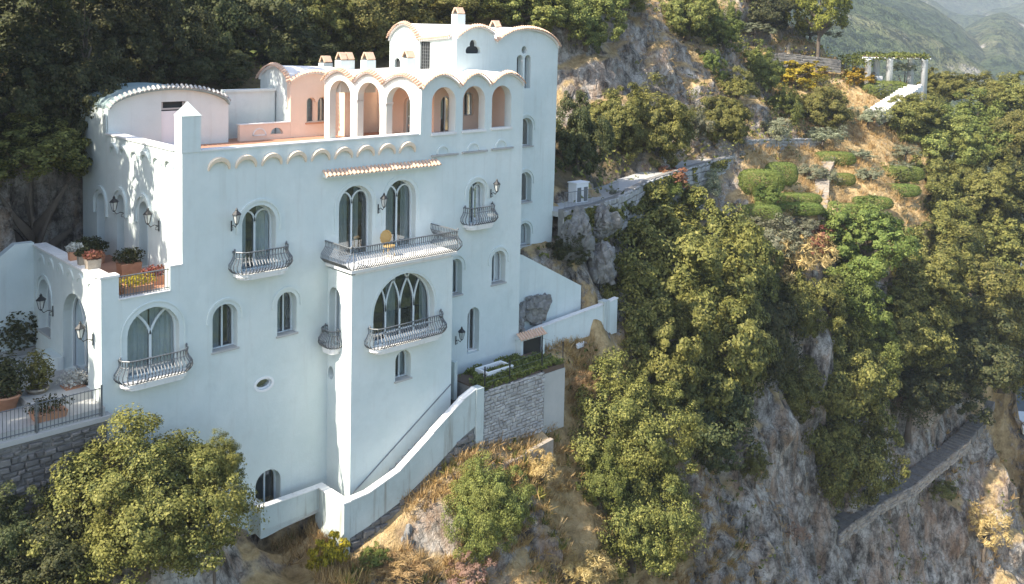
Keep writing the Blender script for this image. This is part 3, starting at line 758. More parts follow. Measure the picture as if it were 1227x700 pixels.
# wing behind the terrace, bounced floor light painted in as pink
PY = 7.6
pf = [(lerp(9.0, 11.6, i/20), 0) for i in range(21)]
pf = [(x, 2.10+.42*math.sin(math.pi*(x-9.0)/2.6)**.8 if 9 < x < 11.6 else 2.10) for x, _ in pf]
outer = [(9.0, FLOOR), (11.6, FLOOR)]+list(reversed(pf))
hole = [(9.93, .0), (11.12, .0), (11.12, 1.05)]+[(10.86+.26*math.cos(math.pi*k/8), 1.05+.26*math.sin(math.pi*k/8)) for k in range(1, 9)]+[(10.45, 1.05)]+[(10.19+.26*math.cos(math.pi*k/8), 1.05+.26*math.sin(math.pi*k/8)) for k in range(1, 9)]
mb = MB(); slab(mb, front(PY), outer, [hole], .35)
mb.build('terrace_room_wall', 'plaster_bounce_tint', villa)
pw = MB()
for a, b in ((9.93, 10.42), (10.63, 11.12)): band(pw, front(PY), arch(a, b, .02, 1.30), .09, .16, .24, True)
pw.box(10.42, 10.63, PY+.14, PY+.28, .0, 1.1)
wo = pw.build('window', 'plaster_bounce_tint', villa)
g = MB(); g.add([(9.9, PY+.26, 0), (11.15, PY+.26, 0), (11.15, PY+.26, 1.4), (9.9, PY+.26, 1.4)], [(0, 1, 2, 3)]); g.build('pane', 'glass', wo)
g = MB(); g.add([(9.9, PY+.34, 0), (11.15, PY+.34, 0), (11.15, PY+.34, 1.4), (9.9, PY+.34, 1.4)], [(0, 1, 2, 3)]); g.build('curtain', 'curtain', wo)
mb = MB(); mb.box(9.85, 11.22, PY-.06, PY+.1, -.08, -.003); mb.build('window_sill', 'terracotta', villa)
gz = [(lerp(7.6, 10.7, i/20), 0) for i in range(21)]
gz = [(y, 2.10+.72*math.sin(math.pi*(y-7.6)/3.1)**.7 if 7.6 < y < 10.7 else 2.10) for y, _ in gz]
mb = MB(); slab(mb, side(9.0), [(7.96, FLOOR), (10.7, FLOOR)]+[p for p in reversed(gz) if p[0] > 7.96]+[(7.96, 2.35)], [], .3); mb.build('gable_wall', 'vault_wall' if 'vault_wall' in MATS else 'plaster', villa)
r3 = wave_roof('room_roof', [(8.88, y, z+.01) for y, z in gz], (3.4, 0, -.12), .10, 'stucco_roof', villa)
tile_edge([(8.86, y, z+.12) for y, z in gz], (-1, 0, -.2), 'roof_tile', r3, r=.07, length=.26)
r4 = wave_roof('room_roof', [(x, PY-.10, z+.012) for x, z in pf], (0, 2.2, .0), .10, 'stucco_roof', villa)
tile_edge([(x, PY-.12, z+.12) for x, z in pf], (0, -1, -.2), 'roof_tile', r4, r=.07, length=.26)
mb = MB(); mb.box(6.2, 8.9, 9.0, 9.3, FLOOR, 1.6); mb.box(6.15, 8.9, 8.9, 9.4, 1.6, 1.72); mb.build('back_wall', 'plaster', villa)
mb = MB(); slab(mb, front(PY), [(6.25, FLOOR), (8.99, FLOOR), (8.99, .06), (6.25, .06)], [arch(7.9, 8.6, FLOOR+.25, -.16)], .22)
lw = mb.build('low_wall', 'plaster_bounce_tint', villa)
mb = MB(); band(mb, front(PY), arch(6.95, 7.65, FLOOR+.25, -.16), .07, -.03, .01, True); mb.box(6.2, 8.99, PY-.05, PY+.27, .06, .11); mb.build('low_wall_trim', 'coping', lw)
# vaulted room on the left of the terrace
VX0, VX1 = 0.05, 5.68
vf = [(lerp(VX0, VX1, i/32), 0) for i in range(33)]; vf = [(x, 1.12+.80*max(0, 1-((x-(VX0+VX1)/2)/((VX1-VX0)/2))**2)**.62) for x, _ in vf]
mb = MB(); slab(mb, front(7.62), [(VX0, FLOOR), (VX1, FLOOR)]+[(x, z-.01) for x, z in reversed(vf)], [[(2.42, FLOOR+.005), (3.55, FLOOR+.005), (3.55, 1.36), (2.42, 1.36)]], .3)
mb.box(VX1-.3, VX1, 7.92, 11, FLOOR, 1.1); mb.box(VX0, VX0+.3, 7.92, 11, FLOOR, 1.1)
mb.build('vaulted_room_wall', 'plaster', villa)
dr = MB(); dr.box(2.45, 3.52, 7.72, 7.78, FLOOR+.01, .92); dro = dr.build('door', 'white_paint', villa)
g = MB(); g.box(2.45, 3.52, 7.70, 7.75, .98, 1.06); g.box(2.45, 2.52, 7.70, 7.75, 1.06, 1.33); g.box(3.45, 3.52, 7.70, 7.75, 1.06, 1.33); g.build('door_frame', 'concrete', dro)
g = MB(); g.add([(2.42, 7.85, .9), (3.55, 7.85, .9), (3.55, 7.85, 1.4), (2.42, 7.85, 1.4)], [(0, 1, 2, 3)]); g.build('transom', 'dark_room', dro)
r5 = wave_roof('vaulted_roof', [(x, 7.40, z+.0) for x, z in vf], (0, 4.2, 0), .11, 'vault_green', villa)
tile_edge([(x, 7.38, z+.12) for x, z in vf], (0, -1, -.25), 'roof_tile', r5, r=.08, length=.3, mat='stone', step=.22)

# ---- tower block: one tall front set back from the main wall
TWY = 3.0
def tw(u, v_): q = ray(u, v_); p = CAM+q*((TWY-CAM[1])/q[1]); return p[0], p[2]
X0, X1, XR = tw(547, 60)[0], tw(594, 60)[0], tw(668.5, 62)[0]; ZS = tw(668.5, 60)[1]; ZP = tw(632, 36.5)[1]
tf = [(lerp(X1, XR, i/36), 0) for i in range(37)]
xm = (X1+XR)/2-.1
tf = [(x, ZS+(ZP-ZS)*max(0, 1-((x-xm)/((XR-X1)/2+.12))**2)**.6) for x, _ in tf]
bf = [(lerp(X0, X1, i/24), 0) for i in range(25)]; zb = tw(547, 46)[1]; bf = [(x, zb+.55*math.sin(math.pi*(x-X0)/(X1-X0)*.94)**.9) for x, _ in bf[:-1]]
cx_, cz_ = tw(567, 59)
hull = []
for k in range(48):
    q = 2*math.pi*k/48; dx, dz = math.cos(q), math.sin(q); best = .12
    for ox, oz, rr in ((.27, -.10, .25), (-.27, -.10, .25), (0., .26, .25), (0, 0, .28)):
        bq = ox*dx+oz*dz; cc = ox*ox+oz*oz-rr*rr; ds = bq*bq-cc
        if ds > 0: best = max(best, bq+math.sqrt(ds))
    if dz < 0: best = min(best, .24/max(-dz, .01))
    hull.append((cx_+best*dx, cz_+best*dz))
def twin(u0, u1, vb, vt): return (tw(u0, vb)[0]-.45, tw(u1, vb)[0], tw((u0+u1)/2, vb)[1], tw((u0+u1)/2, vt)[1])
TW = [twin(629, 638, 175, 141), twin(628, 636.5, 242, 206), twin(627.5, 635.5, 294, 267)]
bx0, bx1, bx2, bx3 = tw(619, 90)[0], tw(626.5, 90)[0], tw(628.5, 90)[0], tw(636, 90)[0]; bzb, bzt = tw(630, 106)[1], tw(630, 66)[1]
outer = [(X0, 2.0), (18.2, 2.0), (18.2, -9.6), (XR-.25, -9.6), (XR-.06, -4.)]+[(x, z-.01) for x, z in reversed(tf)]+[(x, z-.01) for x, z in reversed(bf)]
mb = MB(); slab(mb, front(TWY), outer, [arch(*h) for h in TW]+[arch(bx0, bx1, bzb, bzt), arch(bx2, bx3, bzb, bzt), ellipse((bx1+bx2)/2, bzt+.28, .20, .22, 12), hull], .45)
mb.box(17.7, 18.15, .5, TWY-.003, -14, 2.05)
mb.build('tower_wall', 'plaster', villa)
mb = MB(); mb.box(XR-.5, XR-.02, TWY+.45, 10.4, -9.5, ZS-.05); mb.build('tower_side_wall', 'plaster', villa)
for h in TW:
    window(front(TWY), *h, .40, 'single', curtain=(0, .5)); hood(front(TWY), h[0], h[1], h[3], .2, .18); sill(front(TWY), h[0], h[1], h[2], .38)
mb = MB(); mb.lathe(((bx1+bx2)/2, TWY+.10, bzb), [(.08, 0), (.06, .08), (.055, bzt-bzb-.45), (.09, bzt-bzb-.35), (.10, bzt-bzb-.28)], 10); mb.build('column', 'coping', villa, True)
for a in ((bx0, bx1), (bx2, bx3)): window(front(TWY), *a, bzb, bzt, .35, 'none', curtain=None, fw=.04)
r6 = wave_roof('tower_roof', [(x, TWY-.12, z) for x, z in tf], (0, 7, .1), .12, 'stucco_roof', villa)
tile_edge([(x, TWY-.14, z+.13) for x, z in tf], (0, -1, -.2), 'roof_tile', r6, r=.075, length=.3)
g = MB(); g.add([(cx_-.7, TWY+.22, cz_-.6), (cx_+.7, TWY+.22, cz_-.6), (cx_+.7, TWY+.22, cz_+.7), (cx_-.7, TWY+.22, cz_+.7)], [(0, 1, 2, 3)]); g.build('trefoil_window', 'dark_room', villa)
r8 = wave_roof('tower_roof', [(x, TWY-.12, z+.004) for x, z in bf], (0, 6., .05), .11, 'stucco_roof', villa)
tile_edge([(x, TWY-.14, z+.12) for x, z in bf], (0, -1, -.2), 'roof_tile', r8, r=.07, length=.28)
# west face, in the sun
def tws(u, v_): q = ray(u, v_); p = CAM+q*((X0-CAM[0])/q[0]); return p[1], p[2]
ya, yb, yc = TWY+.452, tws(503, 50)[0], tws(467, 46)[0]; za = tws(503, 50)[1]; zpk = tws(486, 30)[1]
fa = [(ya, zb-.02), (yb, za)]+[(lerp(yb, yc, i/16), za-.02+(zpk-za)*math.sin(math.pi*i/16)**.7) for i in range(1, 17)]
gy0, gy1, gz0, gz1 = tws(515, 90)[0], tws(503, 90)[0], tws(508, 87)[1], tws(508, 50)[1]
sy_ = tws(476, 78)
mb = MB(); slab(mb, side(X0), [(ya, 2.1), (yc, 2.1)]+list(reversed([(y, z-.01) for y, z in fa])), [[(gy0, gz0), (gy1, gz0), (gy1, gz1), (gy0, gz1)], arch(sy_[0]-.28, sy_[0]+.28, sy_[1]-.35, sy_[1]+.4)], .35)
mb.build('tower_west_wall', 'plaster', villa)
mb = MB(); mb.box(X0+.09, X0+.14, gy0, gy1, gz0, gz1); gr = mb.build('grille_panel', 'dark_room', villa)
mb = MB()
for i in range(5): y = lerp(gy0+.07, gy1-.07, i/4); mb.tube([(X0+.04, y, gz0+.01), (X0+.04, y, gz1-.01)], .018, 4)
for i in range(9): z = lerp(gz0+.12, gz1-.12, i/8); mb.tube([(X0+.04, gy0+.01, z), (X0+.04, gy1-.01, z)], .012, 4)
mb.build('grille', 'iron', gr)
mb = MB(); mb.box(X0+.14, X0+.2, sy_[0]-.35, sy_[0]+.35, sy_[1]-.4, sy_[1]+.45); mb.build('small_window', 'dark_room', villa)
r7 = wave_roof('tower_roof', [(X0-.12, y, z) for y, z in fa], (5., 0, .0), .11, 'stucco_roof', villa)
tile_edge([(X0-.14, y, z+.12) for y, z in fa], (-1, 0, -.2), 'roof_tile', r7, r=.07, length=.28)

# chimneys with little tiled hoods
def chimney(x, y, z0, z1, w=.5, d=.5, n=1, rz=0.):
    mb = MB(); mb.box(x-w/2*n, x+w/2*n, y-d/2, y+d/2, z0, z1); o = mb.build('chimney', 'plaster', villa)
    for i in range(n):
        cx = x+(i-(n-1)/2)*w; h = MB()
        for sy in (-1, 1):
            a = [(cx-w*.42, y+sy*d*.45, z1+.02), (cx+w*.42, y+sy*d*.45, z1+.02), (cx+w*.42, y+sy*.02, z1+.36), (cx-w*.42, y+sy*.02, z1+.36)]
            h.prism(a, [(p[0], p[1]+sy*.07, p[2]+.05) for p in a])
        h.build('chimney_hood', 'tile', o)
        h = MB(); h.box(cx-w*.33, cx+w*.33, y-d*.3, y+d*.3, z1-.005, z1+.12); h.build('chimney_mouth', 'dark_room', o)
# ================================================================ rest of the villa
for (u, v, D, w_, n_, h_) in ((413, 92, 50.5, .42, 2, .86), (441, 92, 50.2, .56, 1, .86), (489, 90, 51.6, .60, 1, .9), (549, 34, 58.5, .62, 1, .85), (593, 55, 56.0, .5, 1, 1.05), (390, 90, 56, .6, 1, .7)):
    p = at(u, v, D); chimney(p[0], p[1], p[2]-.8, p[2]+h_, w_, .55, n_)
def pln(u, v, axis_, val):
    q = ray(u, v); t_ = (val-CAM[axis_])/q[axis_]; return CAM+q*t_
# entrance block on the left
BLX = -3.06
em = side(BLX)
dO = (1.35, 4.05, -8.95, -5.62); wO = (5.5, 6.95, -8.0, -5.75)
mb = MB(); slab(mb, em, [(.5, -10.5), (7.5, -10.5), (7.5, -4.55), (.5, -4.55)], [arch(*dO, rise=1.25), arch(*wO)], .45); mb.build('entrance_wall', 'plaster', villa)
window(em, *dO, .38, 'vee', rise=1.25, curtain=(.6, .98)); window(em, *wO, .38, 'single', curtain=(0, .5)); sill(em, wO[0], wO[1], wO[2], .36)
hood(em, wO[0], wO[1], wO[3], .3, .2)
mb = MB(); mb.box(BLX+.45, -.002, .5, 7.4, -5.6, -5.38); mb.build('terrace_floor', 'tile_floor', villa)
mb = MB(); mb.box(BLX-.05, BLX+.5, .42, 7.55, -4.55, -4.47); mb.box(BLX-.05, -2.40, -.05, .42, -4.50, -4.42); mb.box(-.50, -.003, -.04, .50, -4.45, -4.40); mb.build('parapet_coping', 'coping', villa)
for k in range(6):
    c = 1.0+k*1.1; mb = MB(); cres(mb, em, c, -5.12, .30, .06); mb.build('arch_moulding', 'plaster', villa)
mb = MB()
for i in range(18): mb.tube([(-2.38+i*.109, .14, -5.36), (-2.38+i*.109, .14, -4.56)], .013, 4)
mb.tube([(-2.42, .14, -4.55), (-.48, .14, -4.55)], .03, 5); mb.tube([(-2.42, .14, -5.28), (-.48, .14, -5.28)], .018, 5)
mb.build('terrace_railing', 'iron', villa)
mb = MB(); mb.box(-2.41, -.49, -.06, .5, -5.40, -5.355); mb.build('railing_sill', 'coping', villa)
# courtyard: back wall stepping down to the left, floor, step, bench
a_, b_ = pln(18, 293, 1, 7.5), pln(-10, 316, 1, 7.5)
mb = MB(); slab(mb, front(7.5), [(BLX+.02, -10.5), (BLX+.02, -4.4), (a_[0], a_[2]), (b_[0], b_[2]), (b_[0]-6, b_[2]-3), (b_[0]-6, -11)], [], .4)
o = mb.build('courtyard_wall', 'plaster'); tag(o, 'white courtyard wall with a stepped top at the left picture edge', 'wall')
mb = MB(); mb.box(-16, BLX-.003, -.35, 7.49, -9.75, -9.25); o = mb.build('courtyard_paving', 'concrete'); tag(o, None, None, None, 'structure')
mb = MB(); mb.box(-5.2, BLX-.004, .9, 6.9, -9.25, -8.98); o = mb.build('entrance_step', 'concrete'); tag(o, 'wide stone step in front of the arched entrance door', 'step')
mb = MB(); c_ = (-3.062, 4.75)
mb.prism([(c_[0], c_[1]-.75, -8.978)]+[(c_[0]-.62*math.sin(math.pi*k/10), c_[1]-.75*math.cos(math.pi*k/10), -8.978) for k in range(1, 10)]+[(c_[0], c_[1]+.75, -8.978)],
         [(c_[0], c_[1]-.75, -8.45)]+[(c_[0]-.62*math.sin(math.pi*k/10), c_[1]-.75*math.cos(math.pi*k/10), -8.45) for k in range(1, 10)]+[(c_[0], c_[1]+.75, -8.45)])
o = mb.build('stone_bench', 'plaster'); tag(o, 'half round white bench between the entrance door and the small arched window', 'bench')
def stones(mb, fm, a0, a1, b0, b1, h=.20, w=(.22, .46), pr=(.02, .09), seed=1, top=None):
    r_ = random.Random(seed); b = b0
    while b < b1-.05:
        hh = h*r_.uniform(.75, 1.3); a = a0-r_.uniform(0, .2)
        while a < a1:
            ww = r_.uniform(*w); x0, x1 = max(a, a0)+.015, min(a+ww, a1)-.015
            tp = min(b+hh-.02, top((x0+x1)/2) if top else b1)
            if x1-x0 > .07 and tp-b > .05:
                d = -r_.uniform(*pr); j = lambda s_: r_.uniform(-s_, s_)*h*4.; tp -= r_.uniform(0, .25)*(tp-b)
                c = [(x0+j(.04), b+j(.04)), (x1+j(.04), b+j(.04)), (x1+j(.05), tp+j(.04)), (x0+j(.05), tp+j(.04))]
                m = [(p[0]+(.03 if k in (0, 3) else -.03), p[1]+(.03 if k < 2 else -.03)) for k, p in enumerate(c)]
                mb.add([fm(*p, .06) for p in c]+[fm(*p, d*.5) for p in c]+[fm(*p, d) for p in m],
                       [(0, 1, 5, 4), (1, 2, 6, 5), (2, 3, 7, 6), (3, 0, 4, 7), (4, 5, 9, 8), (5, 6, 10, 9), (6, 7, 11, 10), (7, 4, 8, 11), (8, 9, 10, 11)])
            a += ww
        b += hh
# wall and railing along the courtyard edge
cw = thing('courtyard_retaining_wall', (-8, -.4, -14), 'dark rubble wall carrying the iron fence at lower left', 'wall')
mb = MB(); mb.box(-16, BLX+.05, -.40, .2, -14.5, -9.72); mb.build('core', 'mortar', cw)
mb = MB(); stones(mb, front(-.40), -16, BLX, -14.2, -9.8, .20, (.18, .5), (.02, .16), 3); mb.build('stone', 'stone_dark', cw, kind='stuff')
mb = MB(); mb.box(-16, BLX+.2, -.50, .15, -9.72, -9.55); mb.build('kerb', 'concrete', cw)
fe = thing('iron_fence', (-8, -.35, -9.5), 'grey iron fence with thin bars along the courtyard edge', 'fence')
for i in range(5):
    mb = MB(); x = -3.2-i*2.2; mb.box(x-.03, x+.03, -.40, -.34, -9.55, -8.36); mb.build('post', 'iron', fe)
for z in (-8.48, -9.42):
    mb = MB(); mb.tube([(-15, -.37, z), (-3.2, -.37, z)], .022, 5); mb.build('rail', 'iron', fe)
mb = MB()
for i in range(92): x = -3.28-i*.128; mb.tube([(x, -.37, -9.5), (x, -.37, -8.44)], .012, 4)
mb.build('bar', 'iron', fe, kind='stuff')

# lanterns on wall brackets
def lantern(x, y, z, nx, ny, label, s=1.):
    th = thing('wall_lantern', (x, y, z), label, 'lantern', 'iron wall lanterns of the villa')
    c = (x+nx*.46*s, y+ny*.46*s, z)
    mb = MB(); mb.tube([(x, y, z-.18), (x+nx*.2, y+ny*.2, z-.10), (x+nx*.36, y+ny*.36, z-.16), (c[0], c[1], z-.02)], .018, 5)
    mb.tube([(x+nx*.02, y+ny*.02, z-.38), (x+nx*.02, y+ny*.02, z+.05)], .025, 5)
    mb.tube([(x+nx*.06, y+ny*.06, z-.32), (x+nx*.16, y+ny*.16, z-.30), (x+nx*.14, y+ny*.14, z-.2), (x+nx*.06, y+ny*.06, z-.18)], .013, 4)
    mb.build('bracket', 'iron_dark', th)
    mb = MB(); mb.lathe(c, [(.05*s, 0), (.08*s, .03), (.15*s, .36*s), (.14*s, .37*s)], 6); mb.build('glass', 'lamp_glass', th)
    mb = MB(); mb.lathe((c[0], c[1], z+.37*s), [(.20*s, 0), (.19*s, .03), (.08*s, .14*s), (.05*s, .17*s), (.06*s, .20*s), (.01, .28*s)], 6)
    for k in range(6):
        q = k*math.pi/3; mb.tube([(c[0]+.085*s*math.cos(q), c[1]+.085*s*math.sin(q), z+.02), (c[0]+.16*s*math.cos(q), c[1]+.16*s*math.sin(q), z+.37*s)], .010, 4)
    mb.lathe((c[0], c[1], z-.06), [(.02, 0), (.07*s, .05), (.08*s, .07)], 6)
    mb.build('cap', 'iron_dark', th)
for (u, v, pl_ax, val, nrm, lab) in (
    (277, 266, 1, 0., (0, -1), 'lantern beside the small balcony at the upper left of the front wall'),
    (453, 246, 1, 0., (0, -1), 'lantern between the twin windows above the long balcony'),
    (588, 228, 1, 0., (0, -1), 'lantern right of the small upper right balcony'),
    (546, 404, 1, 0., (0, -1), 'lantern in the shade right of the projecting bay'),
    (150, 251, 0, 0., (-1, 0), 'lantern on the left wall, the farther of two'),
    (191, 266, 0, 0., (-1, 0), 'lantern on the left wall near the sunlit corner'),
    (64, 368, 0, BLX, (-1, 0), 'lantern left of the arched entrance door'),
    (112, 402, 0, BLX, (-1, 0), 'lantern right of the arched entrance door')):
    p = pln(u, v, pl_ax, val); lantern(p[0]+nrm[0]*.005, p[1]+nrm[1]*.005, p[2], *nrm, lab, 1.0)

# ---- walkway wall, corner pier and ramp wall at the foot of the villa
ww_ = thing('walkway_wall', (5.6, -2, -18), 'weathered white parapet wall around the foot of the villa', 'wall')
def wall_run(parent, pts, th_, mat, name, bot, cope=None, cope_mat='coping'):
    """pts: (x, y, ztop); bot: z at each point; thickness towards +n (left of travel)"""
    for i in range(len(pts)-1):
        a, b = Vector(pts[i][:2]), Vector(pts[i+1][:2]); d = (b-a).normalized(); n = Vector((-d.y, d.x))*th_
        mb = MB(); A = [(a.x, a.y), (b.x, b.y), (b.x+n.x, b.y+n.y), (a.x+n.x, a.y+n.y)]; zt = [pts[i][2], pts[i+1][2]]; zb = [bot[i], bot[i+1]]
        mb.prism([(*A[0], zb[0]), (*A[1], zb[1]), (*A[2], zb[1]), (*A[3], zb[0])], [(*A[0], zt[0]), (*A[1], zt[1]), (*A[2], zt[1]), (*A[3], zt[0])])
        mb.build(name, mat, parent)
        if cope:
            e = Vector((-d.y, d.x))*-.04; mb = MB(); A = [(a.x+e.x-d.x*.03, a.y+e.y-d.y*.03), (b.x+e.x+d.x*.03, b.y+e.y+d.y*.03), (b.x+n.x-e.x+d.x*.03, b.y+n.y-e.y+d.y*.03), (a.x+n.x-e.x-d.x*.03, a.y+n.y-e.y-d.y*.03)]
            k = i*.0025
            mb.prism([(*A[j], zt[0 if j in (0, 3) else 1]+.002+k) for j in range(4)], [(*A[j], zt[0 if j in (0, 3) else 1]+cope+k) for j in range(4)])
            mb.build('coping', cope_mat, parent)
wall_run(ww_, [(2.89, -.02, -15.02), (2.89, -.92, -15.0)], .25, 'plaster_old', 'wall_panel', [-16.2, -16.3], .05)
wall_run(ww_, [(3.145, -.92, -15.0), (5.60, -.92, -15.03)], .25, 'plaster_old', 'wall_panel', [-16.3, -15.95], .05)
wall_run(ww_, [(5.60, -.66, -15.03), (5.60, -2.93, -15.03)], .30, 'plaster_old', 'pier', [-22., -22.], .06)
wall_run(ww_, [(5.905, -2.93, -15.0), (6.86, -2.93, -14.96), (8.47, -2.93, -14.48), (10.29, -2.93, -13.3), (11.98, -2.93, -12.23), (12.74, -2.93, -11.92)], .30, 'plaster_old', 'ramp_wall', [-16.6, -16.4, -15.9, -15.0, -14.0, -13.7], .06)
mb = MB(); mb.prism([(2.9, -.92, -16.25), (5.6, -.92, -16.1), (5.6, 0, -16.1), (2.9, 0, -16.25)], [(2.9, -.92, -15.95), (5.6, -.92, -15.95), (5.6, 0, -15.95), (2.9, 0, -15.95)]); mb.build('walkway_floor', 'concrete', ww_)
mb = MB(); mb.box(5.62, 6.9, -2.9, -.0, -16.2, -15.94); mb.build('walkway_floor', 'concrete', ww_)
for k in range(16):
    t_ = k/15; x = 6.9+t_*5.1; z = -15.8+t_*3.0; mb = MB(); mb.box(x, x+.36, -2.62, -1.905, z-.9, z); mb.build('step', 'concrete', ww_)
mb = MB(); mb.tube([(6.7, -1.93, -15.25), (12.05, -1.93, -11.75)], .022, 5); mb.build('pipe', 'iron', ww_)
# stone base under the ramp wall
mb = MB(); stones(mb, front(-2.90), 5.95, 12.7, -19.5, -13.7, .30, (.3, .7), (.02, .16), 9, top=lambda x: float(np.interp(x, [5.9, 6.86, 8.47, 10.29, 11.98, 12.74], [-16.62, -16.42, -15.92, -15.05, -14.05, -13.75])))
mb.build('stone', 'stone_dark', ww_, kind='stuff')
mb = MB(); mb.prism([(5.95, -2.86, -20), (12.7, -2.86, -20), (12.7, -2.4, -20), (5.95, -2.4, -20)], [(5.95, -2.86, -16.62), (12.7, -2.86, -13.72), (12.7, -2.4, -13.72), (5.95, -2.4, -16.62)]); mb.build('core', 'mortar', ww_)

# ---- stone platform with garden bed
pf_ = thing('stone_platform', (15.5, -2.9, -15), 'rubble stone retaining wall of the small garden platform', 'wall')
mb = MB(); mb.box(12.745, 13.2, -3.0, -2.5, -15.6, -11.9); mb.build('pier', 'plaster_old', pf_)
mb = MB(); mb.box(12.5, 13.35, -3.1, -2.4, -17.5, -15.605); mb.build('pier_base', 'concrete', pf_)
mb = MB(); mb.box(13.2, 17.3, -2.90, -.4, -16, -12.18); mb.build('core', 'mortar', pf_)
mb = MB(); stones(mb, front(-2.90), 13.22, 17.28, -15.2, -12.16, .17, (.16, .38), (.02, .08), 5); mb.build('stone', 'stone', pf_, kind='stuff')
mb = MB(); mb.box(17.305, 18.9, -2.78, -.6, -15.5, -12.36); mb.build('end_wall', 'concrete', pf_)
mb = MB(); mb.prism([(13.36, -3.75, -19), (17.2, -3.75, -19), (17.2, -3.5, -19), (13.36, -3.5, -19)], [(13.36, -3.75, -15.75), (17.2, -3.75, -15.35), (17.2, -3.5, -15.35), (13.36, -3.5, -15.75)]); mb.build('lower_wall', 'stone_warm', pf_)
mb = MB(); mb.prism([(13.36, -3.5, -19), (17.2, -3.5, -19), (17.2, -2.9, -19), (13.36, -2.9, -19)], [(13.36, -3.5, -15.85), (17.2, -3.5, -15.45), (17.2, -2.9, -15.2), (13.36, -2.9, -15.6)]); mb.build('ledge', 'straw_soil', pf_)
mb = MB(); mb.box(13.22, 18.85, -2.76, -.42, -12.35, -12.10); o = mb.build('garden_bed', 'soil'); tag(o, 'soil bed on top of the stone platform', 'garden bed')
# ================================================================ vegetation
def leaf_quads(P, N, size, elong, r_):
    n = len(P); N = N/np.linalg.norm(N, axis=1, keepdims=True)
    t_ = r_.normal(size=(n, 3)); t_ -= (t_*N).sum(1, keepdims=True)*N; t_ /= np.linalg.norm(t_, axis=1, keepdims=True)
    b_ = np.cross(N, t_); L = (size*r_.uniform(.45, 1.5, n))[:, None]; W = L/elong
    fold = N*L*.18
    v = np.stack([P-t_*L*.5, P+b_*W*.5-fold, P+t_*L*.55, P-b_*W*.5-fold], 1)
    return v.reshape(-1, 3)
def quads_mesh(name, V, mats=None):
    n = len(V)//4; me = bpy.data.meshes.new(name); me.vertices.add(len(V)); me.vertices.foreach_set('co', V.astype(np.float32).ravel())
    me.loops.add(n*4); me.loops.foreach_set('vertex_index', np.arange(n*4, dtype=np.int32))
    me.polygons.add(n); me.polygons.foreach_set('loop_start', np.arange(0, n*4, 4, dtype=np.int32)); me.update(calc_edges=True)
    return me
def lobed(seed, lobes, per, leaf, elong=1.7, flat=(1, 1, .85), lr=(.22, .38), rad=.66, low=-.9, jit=.75, up=.35, sub=6):
    r_ = np.random.default_rng(seed); k = np.arange(lobes)+.5
    ph = np.arccos(1-2*k/lobes); th = math.pi*(1+5**.5)*k
    d = np.stack([np.cos(th)*np.sin(ph), np.sin(th)*np.sin(ph), np.cos(ph)], 1)+r_.normal(size=(lobes, 3))*.22
    d /= np.linalg.norm(d, axis=1, keepdims=True); d = d[d[:, 2] > low]
    out_ = []
    for li, q in enumerate(d):
        inner = li % 4 == 0
        c = q*rad*(r_.uniform(.35, .6) if inner else r_.uniform(.66, 1.20))*np.array(flat)*(1+.22*math.sin(q[0]*3+seed)*math.cos(q[1]*2.6+seed*2)); rl = r_.uniform(*lr)*r_.choice([.6, .9, 1., 1.25])
        # each bough carries a few sprays of leaves
        for s in range(sub):
            e = r_.normal(size=3)+q*.9; e /= np.linalg.norm(e)
            cc = c+e*rl*r_.uniform(.45, .95); rs = rl*r_.uniform(.32, .55)
            m = int(per/sub*r_.uniform(.7, 1.3)); dd = r_.normal(size=(m, 3))+e*.5+np.array([0, 0, .15]); dd /= np.linalg.norm(dd, axis=1, keepdims=True)
            P = cc+dd*rs*(1-.6*r_.random((m, 1))**2)*np.array([1, 1, .8])
            N = dd*.8+e*.5+q*.3+r_.normal(size=(m, 3))*jit*.6+np.array([0, 0, up])
            out_.append(leaf_quads(P, N, leaf, elong, r_))
    return np.concatenate(out_)
CROWN = {}
def crown_set(key, n, mat, **kw):
    CROWN[key] = []
    for i in range(n):
        me = quads_mesh('crown', lobed(hash_(key)+i*13, **kw)); me.materials.append(MATS[mat]); CROWN[key].append(me)
def hash_(s): return sum(ord(c)*(i+3) for i, c in enumerate(s))
crown_set('oak', 4, 'leaf_oak', lobes=100, per=640, leaf=.040, rad=.70, lr=(.17, .30))
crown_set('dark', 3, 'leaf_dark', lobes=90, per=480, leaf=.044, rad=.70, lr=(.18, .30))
crown_set('near', 1, 'leaf_oak', lobes=140, per=760, leaf=.026, rad=.72, lr=(.15, .27), sub=8)
crown_set('bright', 2, 'leaf_bright', lobes=84, per=480, leaf=.045, rad=.70, lr=(.18, .30))
crown_set('olive', 3, 'leaf_olive', lobes=46, per=300, leaf=.075, elong=3.2, rad=.66, lr=(.2, .36), low=-.35, flat=(1, 1, .75))
crown_set('pine', 1, 'leaf_pine', lobes=60, per=260, leaf=.060, elong=2.6, rad=.70, lr=(.16, .26), flat=(1, 1, .9))
crown_set('yellow', 2, 'leaf_yellow', lobes=34, per=160, leaf=.11, rad=.66, lr=(.22, .36))
crown_set('shrub', 3, 'leaf_oak', lobes=66, per=480, leaf=.046, rad=.72, lr=(.2, .32), low=-.25)
crown_set('brush', 2, 'leaf_dry', lobes=36, per=160, leaf=.13, elong=7., rad=.62, lr=(.22, .4), low=-.1)
crown_set('pink', 1, 'leaf_pink', lobes=60, per=150, leaf=.05, rad=.74, lr=(.14, .22), low=-.2)
crown_set('red', 1, 'leaf_red', lobes=36, per=160, leaf=.1, rad=.66, lr=(.22, .36))
